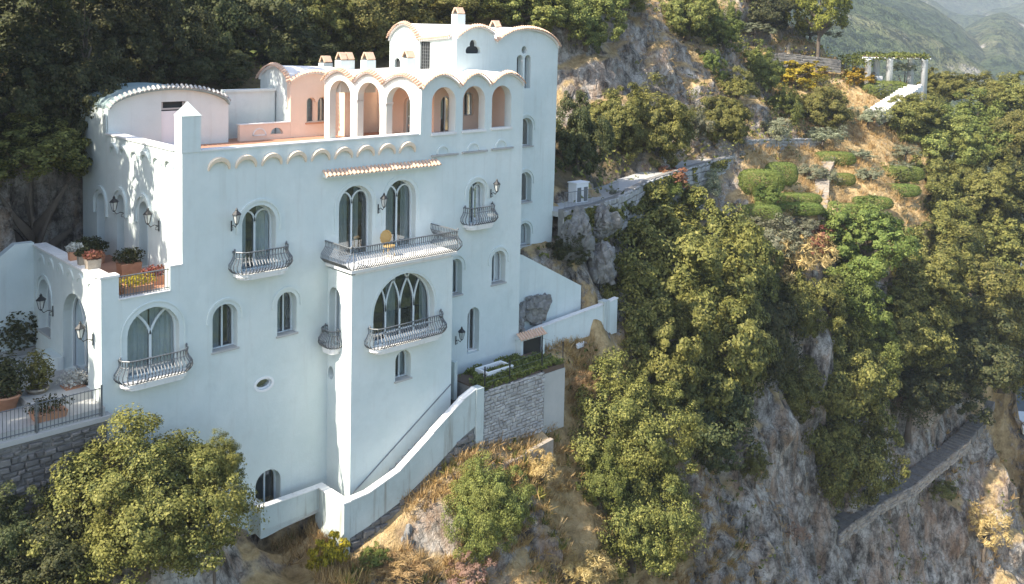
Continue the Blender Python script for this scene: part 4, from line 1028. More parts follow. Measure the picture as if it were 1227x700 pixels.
def boxy(seed, n, leaf):
    r_ = np.random.default_rng(seed); P = r_.uniform(-1, 1, (n, 3)); f = r_.integers(0, 3, n); s = np.sign(r_.uniform(-1, 1, n)); N = np.zeros((n, 3))
    for i in range(3): m = f == i; P[m, i] = s[m]*r_.uniform(.86, 1.0, m.sum()); N[m, i] = s[m]
    ln = (np.abs(P)**3.2).sum(1, keepdims=True)**(1/3.2); P = P/ln*np.abs(P).max(1, keepdims=True)**.3; N = N*.4+P
    P += .05*np.stack([fbm(P[:, 0]*2, P[:, 1]*2, P[:, 2]*2+k*9, 3) for k in range(3)], 1)*2
    return leaf_quads(P, N+r_.normal(size=(n, 3))*.45, leaf, 1.6, r_)
CROWN['hedge'] = []
for i in range(2):
    me = quads_mesh('crown', boxy(i+5, 9000, .085)); me.materials.append(MATS['leaf_bright']); CROWN['hedge'].append(me)
TRUNK = []
for i in range(3):
    rt = random.Random(i+40); mb = MB(); pts = [(0, 0, 0)]; x = y = 0.
    for k in range(1, 6): x += rt.uniform(-.05, .05); y += rt.uniform(-.05, .05); pts.append((x, y, k/5))
    mb.tube(pts, [.10, .075, .065, .055, .045, .02], 7)
    for k in range(7):
        a = k*2.4+rt.uniform(-.3, .3); z = .5+.03*k; L = rt.uniform(.4, .62)
        mb.tube([(0, 0, z), (math.cos(a)*L*.5, math.sin(a)*L*.5, z+.09), (math.cos(a)*L, math.sin(a)*L, z+.14+rt.uniform(0, .08))], [.04, .028, .01], 5)
    me = bpy.data.meshes.new('trunk'); me.from_pydata(mb.v, [], mb.f); me.materials.append(MATS['bark']); me.polygons.foreach_set('use_smooth', [True]*len(me.polygons)); TRUNK.append(me)
_cnt = {}
NAMES = dict(oak='oak_tree', dark='evergreen_tree', near='oak_tree', bright='leafy_tree', olive='olive_tree', pine='pine_tree', yellow='flowering_shrub', shrub='shrub', brush='dry_bush', pink='heather_bush', red='red_shrub', hedge='hedge')
def tree(u, v, hw, hh, D, kind, label, group=None, name=None, base=None, rz=None, deep=None, trunk=True, auto=True):
    if auto:
        h_ = hit(u, v+hh*.55, 44. if u < 660 and v < 300 else 26.)
        if h_: D = min(D+14, h_-hw/FPX*D*.30)
    p = at(u, v, D); k_ = 1.40 if group == G1 else 1.38 if group in (G2, G3) else 1.08; hw *= k_; hh *= k_; rx = hw/FPX*D; rzz = hh/FPX*D; g = float(ground(p[0], p[1])[0])
    bz = min(g-.1, p[2]-rzz*.8) if base is None else base
    if p[2]-bz > rzz*2.6+4: bz = p[2]-rzz*2.6-4
    i = _cnt.get(kind, 0); _cnt[kind] = i+1
    cat = 'hedge' if kind == 'hedge' else ('tree' if 'tree' in NAMES[kind] else 'shrub')
    th = thing(name or NAMES[kind], (p[0], p[1], bz), label, cat, group)
    me = CROWN[kind][i % len(CROWN[kind])]
    c = bpy.data.objects.new('crown', me); COL.objects.link(c); c.parent = th; c.location = (0, 0, p[2]-bz)
    if kind == 'hedge': rz = -.80; deep = hw*.42; rzz *= .78; rx *= 1.15
    c.scale = (rx, (deep/FPX*D if deep else rx*random.uniform(.9, 1.05)), rzz*1.06); c.rotation_euler = (0, 0, rz if rz is not None else random.uniform(0, 6.28))
    if trunk:
        tk = bpy.data.objects.new('trunk', TRUNK[i % 3]); COL.objects.link(tk); tk.parent = th
        tk.scale = (rx*.8, rx*.8, max(.4, p[2]-bz+rzz*.25)); tk.rotation_euler = (0, 0, i*1.3)
    return th
G1 = 'trees on the wooded slope'; G2 = 'shaded trees behind the villa'; G3 = 'trees of the garden spur'
T = [
 # shaded wood at upper left and above the roofs
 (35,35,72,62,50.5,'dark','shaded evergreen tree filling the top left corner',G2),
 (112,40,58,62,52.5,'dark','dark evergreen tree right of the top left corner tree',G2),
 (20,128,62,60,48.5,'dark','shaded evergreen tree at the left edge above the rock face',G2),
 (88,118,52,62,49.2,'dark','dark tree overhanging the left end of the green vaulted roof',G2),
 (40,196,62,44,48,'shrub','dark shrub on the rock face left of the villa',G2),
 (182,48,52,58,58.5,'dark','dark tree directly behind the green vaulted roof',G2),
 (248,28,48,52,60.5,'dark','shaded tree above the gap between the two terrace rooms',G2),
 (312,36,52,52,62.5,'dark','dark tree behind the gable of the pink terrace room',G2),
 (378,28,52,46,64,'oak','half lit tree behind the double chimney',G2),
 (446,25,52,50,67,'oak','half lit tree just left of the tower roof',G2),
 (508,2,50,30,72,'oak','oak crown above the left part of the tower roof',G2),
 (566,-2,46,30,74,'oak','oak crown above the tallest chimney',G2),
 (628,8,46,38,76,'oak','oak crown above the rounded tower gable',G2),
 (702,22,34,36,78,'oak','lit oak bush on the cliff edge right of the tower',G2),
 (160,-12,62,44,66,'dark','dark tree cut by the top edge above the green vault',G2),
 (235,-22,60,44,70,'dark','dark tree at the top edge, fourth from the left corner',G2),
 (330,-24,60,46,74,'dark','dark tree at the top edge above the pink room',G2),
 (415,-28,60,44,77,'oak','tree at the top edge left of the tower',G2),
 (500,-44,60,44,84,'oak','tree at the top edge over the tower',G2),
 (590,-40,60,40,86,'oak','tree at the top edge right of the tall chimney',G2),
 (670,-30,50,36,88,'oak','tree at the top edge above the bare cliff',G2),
 # off to the left, outside the picture: they shade the courtyard
 # right of the villa
 (694,170,36,58,62,'dark','dark tree pressed against the right side of the tower','trees beside the path'),
 (738,146,44,46,68,'oak','round oak in front of the bare cliff','trees beside the path'),
 (788,152,46,52,71,'oak','tall oak beside the path, right of the round oak','trees beside the path'),
 (826,150,28,32,75,'olive','grey olive tree between the oaks and the path wall','trees beside the path'),
 (868,146,32,34,80,'oak','oak above the railing end of the path','trees beside the path'),
 (745,-8,46,26,92,'oak','oak at the top edge over the bare cliff',None),
 (824,16,44,36,99,'oak','oak on the cliff top left of the golden bush',None),
 (868,34,28,30,101,'bright','yellow green bush on the cliff top',None),
 (920,10,46,34,114,'dark','dark cypress clump left of the pine',None),
 (984,8,42,46,119,'pine','golden green pine at the top beside the mountains',None),
 (905,36,34,12,113,'olive','low olive hedge left of the pine foot',None),
 (972,38,34,14,115,'olive','low olive hedge at the pine foot',None),
 (850,80,20,24,94,'bright','bright ivy bush hanging in the cliff notch',None),
 (912,84,34,30,108,'bright','bright shrub on the sunny slope below the olive hedge',None),
 (884,110,26,26,103,'shrub','green shrub at the upper end of the bare cliff',None),
 (955,88,30,20,113,'yellow','golden shrub below the stone terrace wall',None),
 (905,68,24,12,110,'brush','straw coloured bush above the bright shrub',None),
 (1028,92,20,14,116.5,'yellow','yellow shrub left of the pergola steps',None),
 (985,130,40,31,110,'oak','dense oak in the middle of the upper garden',None),
 (940,128,24,26,106,'bright','bright shrub left of the dense garden oak',None),
 (1060,108,24,13,118,'hedge','clipped bush at the foot of the pergola',None),
 (1040,142,26,20,110,'olive','olive tree below the pergola steps',None),
 (1092,142,36,26,113,'oak','round oak right of the pergola steps',G3),
 (1085,82,16,10,124,'olive','small olive in front of the pergola columns',None),
 (928,158,30,22,99,'olive','olive tree above the path corner',None),
 (986,164,28,16,102,'olive','olive tree on the terrace wall',None),
 # spur at the right
 (1130,104,26,18,130,'oak','oak just right of the pergola',G3),(1168,112,36,22,128,'shrub','yellowish shrub on the right skyline',G3),(1212,118,36,28,127,'oak','oak on the right skyline at the picture edge',G3),
 (1125,170,38,30,116,'oak','oak below the skyline, left of the spur',G3),(1172,160,42,34,119,'bright','bright oak in the middle of the spur',G3),(1216,178,40,40,118,'oak','oak at the right edge below the skyline',G3),
 (1120,220,34,30,108,'oak','oak at the right end of the olive terrace',G3),(1172,226,46,38,111,'oak','broad oak in the middle of the right edge',G3),(1222,254,40,44,113,'dark','dark oak at the right picture edge',G3),
 (1128,276,38,36,101,'oak','oak below the olive terrace',G3),(1185,296,48,42,105,'oak','broad oak above the lower right wood',G3),
 # wood in the middle
 (800,322,74,72,65,'oak','largest oak right of the villa garden',G1),(868,316,58,66,69,'oak','oak rising behind the largest oak',G1),(776,412,52,62,60.5,'oak','oak overhanging the dry slope',G1),
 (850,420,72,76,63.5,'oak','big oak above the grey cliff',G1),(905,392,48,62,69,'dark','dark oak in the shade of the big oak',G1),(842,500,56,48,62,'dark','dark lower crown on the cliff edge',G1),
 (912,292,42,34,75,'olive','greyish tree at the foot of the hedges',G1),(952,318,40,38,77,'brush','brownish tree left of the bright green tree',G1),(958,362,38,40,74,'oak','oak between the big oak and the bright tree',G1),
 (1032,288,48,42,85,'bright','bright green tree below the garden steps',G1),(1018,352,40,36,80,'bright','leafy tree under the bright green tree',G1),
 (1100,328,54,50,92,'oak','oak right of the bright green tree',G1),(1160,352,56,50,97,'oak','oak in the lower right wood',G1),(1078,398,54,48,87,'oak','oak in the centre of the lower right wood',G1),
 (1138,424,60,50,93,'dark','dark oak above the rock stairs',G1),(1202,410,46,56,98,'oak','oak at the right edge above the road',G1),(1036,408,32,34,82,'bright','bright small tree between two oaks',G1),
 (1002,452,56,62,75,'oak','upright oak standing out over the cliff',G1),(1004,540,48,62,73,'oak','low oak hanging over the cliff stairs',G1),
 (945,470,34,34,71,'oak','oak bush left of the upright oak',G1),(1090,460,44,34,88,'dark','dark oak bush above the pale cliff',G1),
 (746,515,66,66,50.5,'near','oak bush on the dry slope',G1),(758,612,60,66,48.5,'near','oak bush at the bottom, on the dry slope',G1),
 (720,575,36,40,48.5,'bright','yellowish bush left of the two slope oaks',None),
 (585,606,52,60,43.6,'near','round green bush below the stone platform',None,'round_shrub'),
 (170,606,118,104,34.5,'near','large sunlit tree at the lower left in front of the villa',None),
 (62,665,72,56,35.5,'dark','shaded bush left of the large sunlit tree',None),(-8,650,60,60,36,'dark','shaded bush in the lower left corner',None),(258,560,34,40,35.5,'near','sparse side branch of the sunlit tree',None),
 (681,298,28,21,55,'dark','dark bush between the tower and the rocks',None),
 (775,268,28,34,66.5,'bright','light green fig below the path',None),(806,212,20,14,76,'red','shrub with red flowers under the path wall',None),(846,222,26,26,78,'olive','olive bush in front of the path wall',None),
 (738,250,18,22,64,'dark','dark bush under the path wall',None),
 (480,690,40,22,40.2,'brush','dry bush at the bottom under the ramp wall',None),(565,690,34,24,42,'pink','pink heather bush at the bottom edge',None),
 (650,565,26,30,46.8,'brush','dry straw bush on the slope',None),(700,470,22,26,52.5,'brush','tall straw beside the platform',None),(955,640,16,16,67.5,'pink','pinkish bush on the grey cliff',None),
 (905,560,18,26,64.6,'shrub','small green bush growing from the grey cliff',None),(690,690,40,26,47,'brush','straw bush at the bottom centre',None),(720,690,30,26,46.5,'brush','golden straw bush under the slope oaks',None),
 (1180,640,36,40,89,'brush','sunlit straw bush on the lower right cliff',None),(1130,590,18,12,89.5,'shrub','dark bush beside the stair path',None),
 (450,585,16,10,42.6,'brush','straw tuft on the ramp wall foot',None),(395,665,22,34,39.,'yellow','yellow green creeper on the corner pier',None),(448,668,20,12,40.8,'bright','green plant at the foot of the ramp wall',None),
 (736,246,26,20,63,'shrub','shrub under the left part of the path wall',None),(766,236,28,20,67,'shrub','green shrub hiding the middle of the path wall',None),(796,226,24,18,71,'bright','light shrub below the path bend',None),(826,240,24,20,76,'shrub','shrub at the foot of the tall path wall',None),
 (262,78,36,24,60,'dark','dark bush behind the dark gap between the roofs',G2),(232,84,30,18,58,'dark','low dark bush above the green vaulted roof',G2),(345,62,40,26,62,'dark','dark bush behind the pink room roof',G2),
 # garden
 (912,218,22,18,90,'hedge','square clipped hedge beside the path wall',"clipped hedges"),(936,208,16,16,93,'hedge','clipped hedge behind the square one',"clipped hedges"),
 (957,238,22,8,92,'hedge','long clipped hedge left of the steps, upper row',"clipped hedges"),(955,250,26,9,90,'hedge','long clipped hedge left of the steps, lower row',"clipped hedges"),
 (912,255,20,12,87,'hedge','low hedge under the small fig tree',"clipped hedges"),(1045,243,20,9,98,'hedge','low hedge right of the garden steps',"clipped hedges"),(1020,252,24,10,95,'hedge','hedge just above the bright green tree',"clipped hedges"),
 (1078,228,20,9,102,'hedge','low hedge at the right of the olive terrace',"clipped hedges"),(1010,215,12,9,98,'hedge','small round hedge beside the steps',"clipped hedges"),(1080,208,22,11,104,'hedge','hedge at the right end of the garden',"clipped hedges"),
 (1000,190,20,10,103,'hedge','hedge along the upper garden wall',"clipped hedges"),(1030,186,20,9,105,'olive','low olive along the upper garden wall',None),
 (970,208,24,15,95,'olive','olive tree beside the garden steps',None),(990,212,18,13,96,'olive','olive tree across the garden steps',None),(1040,210,20,13,101,'olive','olive tree in the centre of the dry terrace',None),
 (1076,202,18,12,106,'olive','olive tree at the upper right of the terrace',None),(1085,182,18,10,110,'olive','olive tree under the spur',None),(918,236,20,18,89,'bright','small fig tree in the hedge garden',None),
 (975,290,24,22,84,'red','reddish shrub below the garden steps',None),(960,270,26,14,86,'olive','grey shrub under the hedges',None),
]
for a in T: tree(*a, auto=not (a[0] in (170, 258) and a[5] == 'near'))
# taller trees standing to the left of the picture; they shade the courtyard side
def tree_at(x, y, z, r_, h_, kind, label, base):
    th = thing(NAMES[kind], (x, y, base), label, 'tree', 'tall trees left of the courtyard')
    c = bpy.data.objects.new('crown', CROWN[kind][0]); COL.objects.link(c); c.parent = th; c.location = (0, 0, z-base); c.scale = (r_, r_, h_)
    k = bpy.data.objects.new('trunk', TRUNK[0]); COL.objects.link(k); k.parent = th; k.scale = (r_*.14, r_*.14, (z-base)*.7)
TALL = ['tall evergreen just beyond the left edge beside the courtyard wall', 'tall evergreen standing below the courtyard, beyond the left edge', 'tall evergreen on the slope above the courtyard', 'farthest tall evergreen up the slope, beyond the left edge',
        'broad tall evergreen between courtyard and upper slope', 'overhanging dark evergreen at the top left corner of the villa', 'overhanging dark evergreen right above the green vaulted roof', 'slender evergreen at the courtyard edge beyond the picture',
        'slender evergreen on the rubble wall beyond the picture', 'mid height evergreen farther left of the courtyard', 'large evergreen on the far left ridge']
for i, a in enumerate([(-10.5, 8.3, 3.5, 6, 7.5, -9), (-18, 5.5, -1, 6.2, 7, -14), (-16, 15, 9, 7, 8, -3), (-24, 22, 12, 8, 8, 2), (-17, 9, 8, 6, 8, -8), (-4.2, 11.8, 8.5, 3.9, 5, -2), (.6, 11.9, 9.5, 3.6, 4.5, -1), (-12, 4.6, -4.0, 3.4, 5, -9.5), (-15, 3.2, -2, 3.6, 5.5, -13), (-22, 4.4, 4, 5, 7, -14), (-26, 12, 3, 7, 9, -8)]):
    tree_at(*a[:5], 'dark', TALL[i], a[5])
# leaves and straw that cover the ground between the trees
def scatter(name, mat, region, n, leaf, elong, hgt, label, cat, thick=.25, nz=(.0, 1.), freq=.35, thr=.0):
    r_ = np.random.default_rng(hash_(name)); X, Y, Z, Nz = VX.ravel(), VY.ravel(), VZ.ravel(), NZ.ravel()
    ar = (np.gradient(ax)[:, None]*np.gradient(ay)[None]).ravel()
    q = fbm(X*freq+5, Y*freq, Z*freq*.5, 3)
    wgt = ar*region(X, Y, Z)*(q > thr)*(Nz > nz[0])*(Nz < nz[1]); wgt = wgt/wgt.sum()
    i = r_.choice(len(X), n, p=wgt); s = np.sqrt(ar[i])[:, None]
    P = np.stack([X[i], Y[i], Z[i]], 1)+np.stack([NX.ravel()[i], NY.ravel()[i], Nz[i]], 1)*r_.uniform(0, hgt, (n, 1))
    P[:, :2] += r_.uniform(-.5, .5, (n, 2))*s; P[:, 2] += 0
    N = np.stack([NX.ravel()[i], NY.ravel()[i], Nz[i]], 1)+r_.normal(size=(n, 3))*.8
    o = link(name, quads_mesh(name, leaf_quads(P, N, leaf, elong, r_)), mat); tag(o, label, cat, None, 'stuff')
# region: how far a point lies on the wooded side (seen from the air, right of and behind the villa)
def wood(X, Y, Z):
    a = ((X > 26) & (Y > 4+.25*(X-26)) & (Y < 95)) | ((Y > 12.5) & (X > -20) & (X < 30))
    a = a & ~((Z > -3) & (X > 28) & (X < 64) & (Y < 34))
    return a*(1.-.96*GARDEN.ravel())
scatter('undergrowth', 'leaf_oak', wood, 170000, .30, 1.7, 1.5, 'low green undergrowth covering the wooded slopes', 'undergrowth', nz=(.28, 1.), freq=.12, thr=-.2)
def dry(X, Y, Z): return GARDEN.ravel() | ((X > 10) & (X < 40) & (Y > -16) & (Y < 1.2) & (Z < -12.5)) | ((X > 45) & (X < 90) & (Y > 0) & (Y < 22))
scatter('dry_grass', 'leaf_dry', dry, 60000, .36, 10., .40, 'straw coloured dry grass on the slope below the platform', 'grass', nz=(.2, 1.), freq=.5, thr=-.15)
def tufts(name, region, n, blades, hgt, wid, mat, label, thr=-.1, nzmin=.15):
    r_ = np.random.default_rng(hash_(name)+7); X, Y, Z, Nz = VX.ravel(), VY.ravel(), VZ.ravel(), NZ.ravel()
    ar = (np.gradient(ax)[:, None]*np.gradient(ay)[None]).ravel(); q = fbm(X*.4+15, Y*.4, Z*.3, 3)
    wgt = ar*region(X, Y, Z)*(q > thr)*(Nz > nzmin); wgt = wgt/wgt.sum(); i = r_.choice(len(X), n, p=wgt); s = np.sqrt(ar[i])[:, None]
    c = np.stack([X[i], Y[i], Z[i]], 1); c[:, :2] += r_.uniform(-.5, .5, (n, 2))*s; sz = r_.uniform(.5, 1.4, n)
    c = np.repeat(c, blades, 0); sz = np.repeat(sz, blades)[:, None]; m = len(c)
    d = r_.normal(size=(m, 3))*.55+np.array([0, 0, 1.])+np.repeat(np.stack([NX.ravel()[i], NY.ravel()[i], Nz[i]], 1), blades, 0)*.5; d /= np.linalg.norm(d, axis=1, keepdims=True)
    b0 = c+r_.normal(size=(m, 3))*np.array([.10, .10, .03]); sd = np.cross(d, r_.normal(size=(m, 3))); sd /= np.linalg.norm(sd, axis=1, keepdims=True)
    h = hgt*sz*r_.uniform(.5, 1.2, (m, 1)); w_ = wid*sz
    V = np.stack([b0-sd*w_, b0+sd*w_, b0+d*h+sd*w_*.3, b0+d*h-sd*w_*.3], 1).reshape(-1, 3)
    tag(link(name, quads_mesh(name, V), mat), label, 'grass', None, 'stuff')
def near_dry(X, Y, Z): return (X > 4) & (X < 34) & (Y > -18) & (Y < 1.) & (Z < -12.5)
tufts('grass_tufts', near_dry, 8500, 16, .42, .018, 'leaf_dry', 'golden straw tufts on the rocks below the villa and platform')
tufts('grass_tufts', lambda X, Y, Z: GARDEN.ravel() | ((X > 70) & (X < 104) & (Y > -6) & (Y < 22)) | ((X > 60) & (Y > 20) & (Y < 70) & (Z > -8)), 5200, 10, .5, .03, 'leaf_dry', 'dry straw on the garden terraces and the far cliff edge', -.2, .3)
tufts('weed_tufts', near_dry, 900, 22, .40, .03, 'leaf_oak', 'small green weeds between the rocks below the villa', .12)
def cliffy(X, Y, Z): return ((X > 0) & (X < 100) & (Y < 30) & (Z > -60))*1.
scatter('cliff_plants', 'leaf_oak', cliffy, 16000, .24, 1.8, .3, 'small plants rooted in cracks of the cliff', 'plants', nz=(.12, .75), freq=.45, thr=.22)
r_ = np.random.default_rng(8); n = 9000
P = np.stack([r_.uniform(13.25, 18.8, n), r_.uniform(-2.85, -.5, n), r_.uniform(-12.1, -11.82, n)], 1)
P[:, 2] += .22*fbm(P[:, 0]*1.6, P[:, 1]*1.6, P[:, 0]*0, 3)
P = P[(fbm(P[:, 0]*.9+4, P[:, 1]*1.2, P[:, 0]*0+2, 3) > -.12) | (P[:, 1] < -2.35)]
o = link('ground_cover', quads_mesh('ground_cover', leaf_quads(P, r_.normal(size=P.shape)+np.array([0, 0, .8]), .13, 1.7, r_)), 'leaf_bright'); tag(o, 'low green plants covering the garden bed on the platform', 'plants', None, 'stuff')
mb = MB()
for (x0, x1, y0, y1) in ((14.3, 16.0, -1.15, -1.02), (14.3, 16.0, -2.0, -1.87), (14.3, 14.42, -1.87, -1.15), (15.88, 16.0, -1.87, -1.15)): mb.box(x0, x1, y0, y1, -12.1, -11.75)
o = mb.build('planting_trough', 'white_paint'); tag(o, 'white rectangular trough on the garden platform', 'trough')
fw_ = thing('wire_fence', (15.8, -2.8, -12.1), 'rusty posts with thin wires along the platform edge', 'fence')
pp = [(13.4, -2.8), (15.0, -2.8), (17.2, -2.8), (18.8, -2.7), (18.75, -1.2)]
for x, y in pp:
    mb = MB(); mb.box(x-.025, x+.025, y-.025, y+.025, -12.3, -11.0); mb.build('post', 'iron_dark', fw_)
mb = MB()
for z in (-11.15, -11.5, -11.8): mb.tube([(x, y, z) for x, y in pp], .007, 3)
mb.build('wire', 'iron', fw_)
# white garden wall rising to the right, hutch with a tiled lid
gw = thing('garden_wall', (19, .3, -12.5), 'white garden wall with a pale coping rising towards the trees', 'wall')
gp = [pln(561, 421, 1, .2), pln(602, 414.5, 1, .2), pln(643, 395, 1, .2), pln(708, 371, 1, .2), pln(722, 366, 1, .2), pln(740, 358, 1, .2)]
wall_run(gw, [(p[0], .2, p[2]) for p in gp], .25, 'plaster', 'wall_panel', [-12.6, -12.6, -12.8, -12.8, -12.8, -12.8], .06)
mb = MB(); q = pln(723, 364, 1, .2); mb.box(q[0], q[0]+.5, .12, .62, -13, q[2]+.12); mb.build('pier', 'plaster_old', gw)
mb = MB(); mb.box(12.6, 12.78, -1.5, .0, -12.8, -10.95); mb.build('end_wall', 'plaster_old', gw)
hu = thing('tiled_hutch', (18.2, -.3, -12.2), 'small white hutch with a terracotta tile lid against the garden wall', 'hutch')
hx0, hx1 = pln(622, 430, 1, -.3)[0], pln(650, 424, 1, -.3)[0]
mb = MB(); mb.box(hx0, hx0+.14, -.45, .19, -12.4, -11.35); mb.box(hx1-.14, hx1, -.45, .19, -12.4, -11.35); mb.box(hx0, hx1, .05, .19, -12.4, -11.3); mb.box(hx0-.05, hx1+.05, -.5, .19, -11.345, -11.28); mb.build('body', 'plaster', hu)
mb = MB(); mb.box(hx0+.14, hx1-.14, -.30, -.26, -12.4, -11.36); mb.build('door', 'iron_dark', hu)  # dark panel standing in for the shade inside the hutch opening
tile_edge([(hx0-.02, -.38, -11.2), (hx1+.02, -.38, -11.2)], (0, -1, -.35), 'tile', hu, r=.085, length=.5, step=.19)
ws = thing('sloping_wall', (21.5, 1, -10), 'smooth white wall sloping down from the foot of the tower', 'wall')
mb = MB(); slab(mb, front(1.02), [(18.9, -13), (24., -13), (24., -9.72), (19.3, -7.2), (18.9, -7.1)], [], .35); mb.build('wall_panel', 'plaster', ws)
mb = MB(); p0, p1 = at(690, 412, hit(690, 412)-.4), at(738, 394, hit(738, 394)-.4)
for k, (a, b) in enumerate(((0, .10),)):
    d = np.array([-.35, -1.0, -.3]); A, B = p0+d*a*2, p1+d*a*2; A2, B2 = p0+d*b*2, p1+d*b*2
    mb.prism([A-[0, 0, .18], B-[0, 0, .18], B2-[0, 0, .18], A2-[0, 0, .18]], [A, B, B2, A2])
o = mb.build('path_kerb', 'coping'); tag(o, 'thin pale kerb beside the dry path right of the platform', 'kerb')

# ---- boulders
def boulder(c, s, seed, label, group='limestone outcrops', rot=0.):
    me = bpy.data.meshes.new('rock'); bm = bmesh.new(); bmesh.ops.create_icosphere(bm, subdivisions=5, radius=1.)
    V = np.array([v.co for v in bm.verts]); g = np.random.default_rng(int(seed*100)); V = V*(1+.25*fbm(V[:, 0]*1.3+seed, V[:, 1]*1.3, V[:, 2]*1.3, 2))[:, None]
    for _ in range(34):
        n_ = g.normal(size=3); n_ /= np.linalg.norm(n_); d_ = V@n_-g.uniform(.55, .95); V = V-np.clip(d_, 0, 9)[:, None]*n_*.92
    f1_, f2_, ci = worley(V[:, 0]*2.9+seed, V[:, 1]*2.9, V[:, 2]*2.1)
    k = 1+.36*(ci-.5)*np.clip((f2_-f1_)/.12, 0, 1)-.14*(1-np.clip((f2_-f1_)/.12, 0, 1))+.12*fbm(V[:, 0]*6+seed, V[:, 1]*6, V[:, 2]*6, 3)
    V = V*k[:, None]*np.array(s)
    for v, q in zip(bm.verts, V): v.co = q
    bm.to_mesh(me); bm.free(); o = link('rock_outcrop', me, 'boulder', None, False); o.location = c; o.rotation_euler = (0, 0, rot); tag(o, label, 'rock', group)
for (u, v, D, sx, sy, sz, lab) in ((612, 384, 52.4, .9, .8, 1.1, 'grey boulder touching the villa wall above the garden wall'), (640, 368, 54.0, 1.5, 1.0, 1.1, 'large grey outcrop in front of the sloping white wall'),
    (690, 285, 57.5, 1.5, 1.3, 2.2, 'limestone crag under the railing right of the tower'), (716, 268, 60.5, 1.5, 1.4, 1.9, 'limestone crag right of the dark bush'), (722, 318, 59, 1.2, 1.2, 1.5, 'pale rock beside the big oaks'), (704, 330, 60, 1.2, 1.0, 1.1, 'rock behind the end of the sloping wall'),
    (668, 322, 58.5, 1.4, 1.0, 1.0, 'shaded rock below the dark bush'), (482, 662, 42.6, .9, .8, 1.2, 'pale jagged rock left of the round bush'), (648, 648, 47.2, 1.1, .8, 1.6, 'grey fin of rock right of the round bush')):
    boulder(tuple(at(u, v, D)), (sx, sy, sz), u*.37, lab)

# ---- path along the hillside with retaining wall and railing
def ribbon(pts, w_, th_, nrm=None):
    mb = MB(); P_ = [Vector(p) for p in pts]; L = []; 
    for i, p in enumerate(P_):
        d = P_[min(i+1, len(P_)-1)]-P_[max(i-1, 0)]; d.z = 0; d.normalize(); n = Vector((d.y, -d.x, 0)); L.append((p+n*w_/2, p-n*w_/2))
    vs = [];
    for a, b in L: vs += [a, b, b-Vector((0, 0, th_)), a-Vector((0, 0, th_))]
    fs = []
    for i in range(len(L)-1): fs += [(4*i+k, 4*i+(k+1) % 4, 4*i+4+(k+1) % 4, 4*i+4+k) for k in range(4)]
    fs += [(3, 2, 1, 0), (4*len(L)-4, 4*len(L)-3, 4*len(L)-2, 4*len(L)-1)]; mb.add(vs, fs); return mb, L
pth = [at(*a) for a in ((655, 252, 57.5), (690, 246, 60.5), (720, 236, 64), (760, 216, 70), (800, 203, 75), (845, 191, 81), (888, 178, 87))]
pm, PL = ribbon(pth, 2.4, .3); o = pm.build('hillside_path', 'concrete'); tag(o, None, None, None, 'structure')
pw_ = thing('path_retaining_wall', tuple(pth[3]), 'grey stone retaining wall below the hillside path', 'wall')
for i in range(len(PL)-1):
    a, b = PL[i][0], PL[i+1][0]; d = (b-a); L = d.length; d.normalize(); n = Vector((d.y, -d.x, 0))
    fmq = lambda s_, z, dep, a=a, d=d, n=n: (a.x+d.x*s_-n.x*dep, a.y+d.y*s_-n.y*dep, a.z+d.z*s_+z)
    zq = -5 if i > 2 else -2.4
    mb = MB(); mb.prism([fmq(0, zq, .0), fmq(L, zq, .0), fmq(L, zq, .4), fmq(0, zq, .4)], [fmq(0, .15, .0), fmq(L, .15, .0), fmq(L, .15, .4), fmq(0, .15, .4)]); mb.build('core', 'mortar', pw_)
    mb = MB(); stones(mb, fmq, 0, L, -4.6 if i > 2 else -2.2, .12, .36, (.3, .8), (.03, .16), 20+i); mb.build('stone', 'stone', pw_, kind='stuff')
def railing(pts, label, h=1.0, step=.16, name='path_railing'):
    th = thing(name, tuple(pts[0]), label, 'railing'); P_ = [Vector(p) for p in pts]
    for zz in (h, .12):
        mb = MB(); mb.tube([p+Vector((0, 0, zz)) for p in P_], .022, 5); mb.build('rail', 'iron', th)
    bars = MB()
    for i in range(len(P_)-1):
        k = int((P_[i+1]-P_[i]).length/step)
        for j in range(k+1):
            p = P_[i].lerp(P_[i+1], j/max(k, 1)); bars.tube([p+Vector((0, 0, .05)), p+Vector((0, 0, h))], .011, 4)
    bars.build('bar', 'iron', th, kind='stuff')
railing([p[0]+Vector((0, 0, .15)) for p in PL[:3]], 'grey railing between the tower and the white cabinet')
railing([p[0]+Vector((0, 0, .15)) for p in PL[5:]], 'railing at the far bend of the hillside path')
c = at(693, 233, 61.8); gb = thing('gate_cabinet', (c[0], c[1], c[2]-.6), 'small white cabinet with dark panels beside the path railing', 'cabinet')
mb = MB(); mb.box(c[0]-.55, c[0]+.55, c[1]-.35, c[1]+.35, c[2]-.8, c[2]+.75); mb.box(c[0]-.6, c[0]+.6, c[1]-.4, c[1]+.4, c[2]+.755, c[2]+.82); mb.build('body', 'white_paint', gb)
for sx in (-.3, .3):
    mb = MB(); mb.box(c[0]+sx-.17, c[0]+sx+.17, c[1]-.37, c[1]-.351, c[2]-.4, c[2]+.5); mb.build('panel', 'iron', gb)

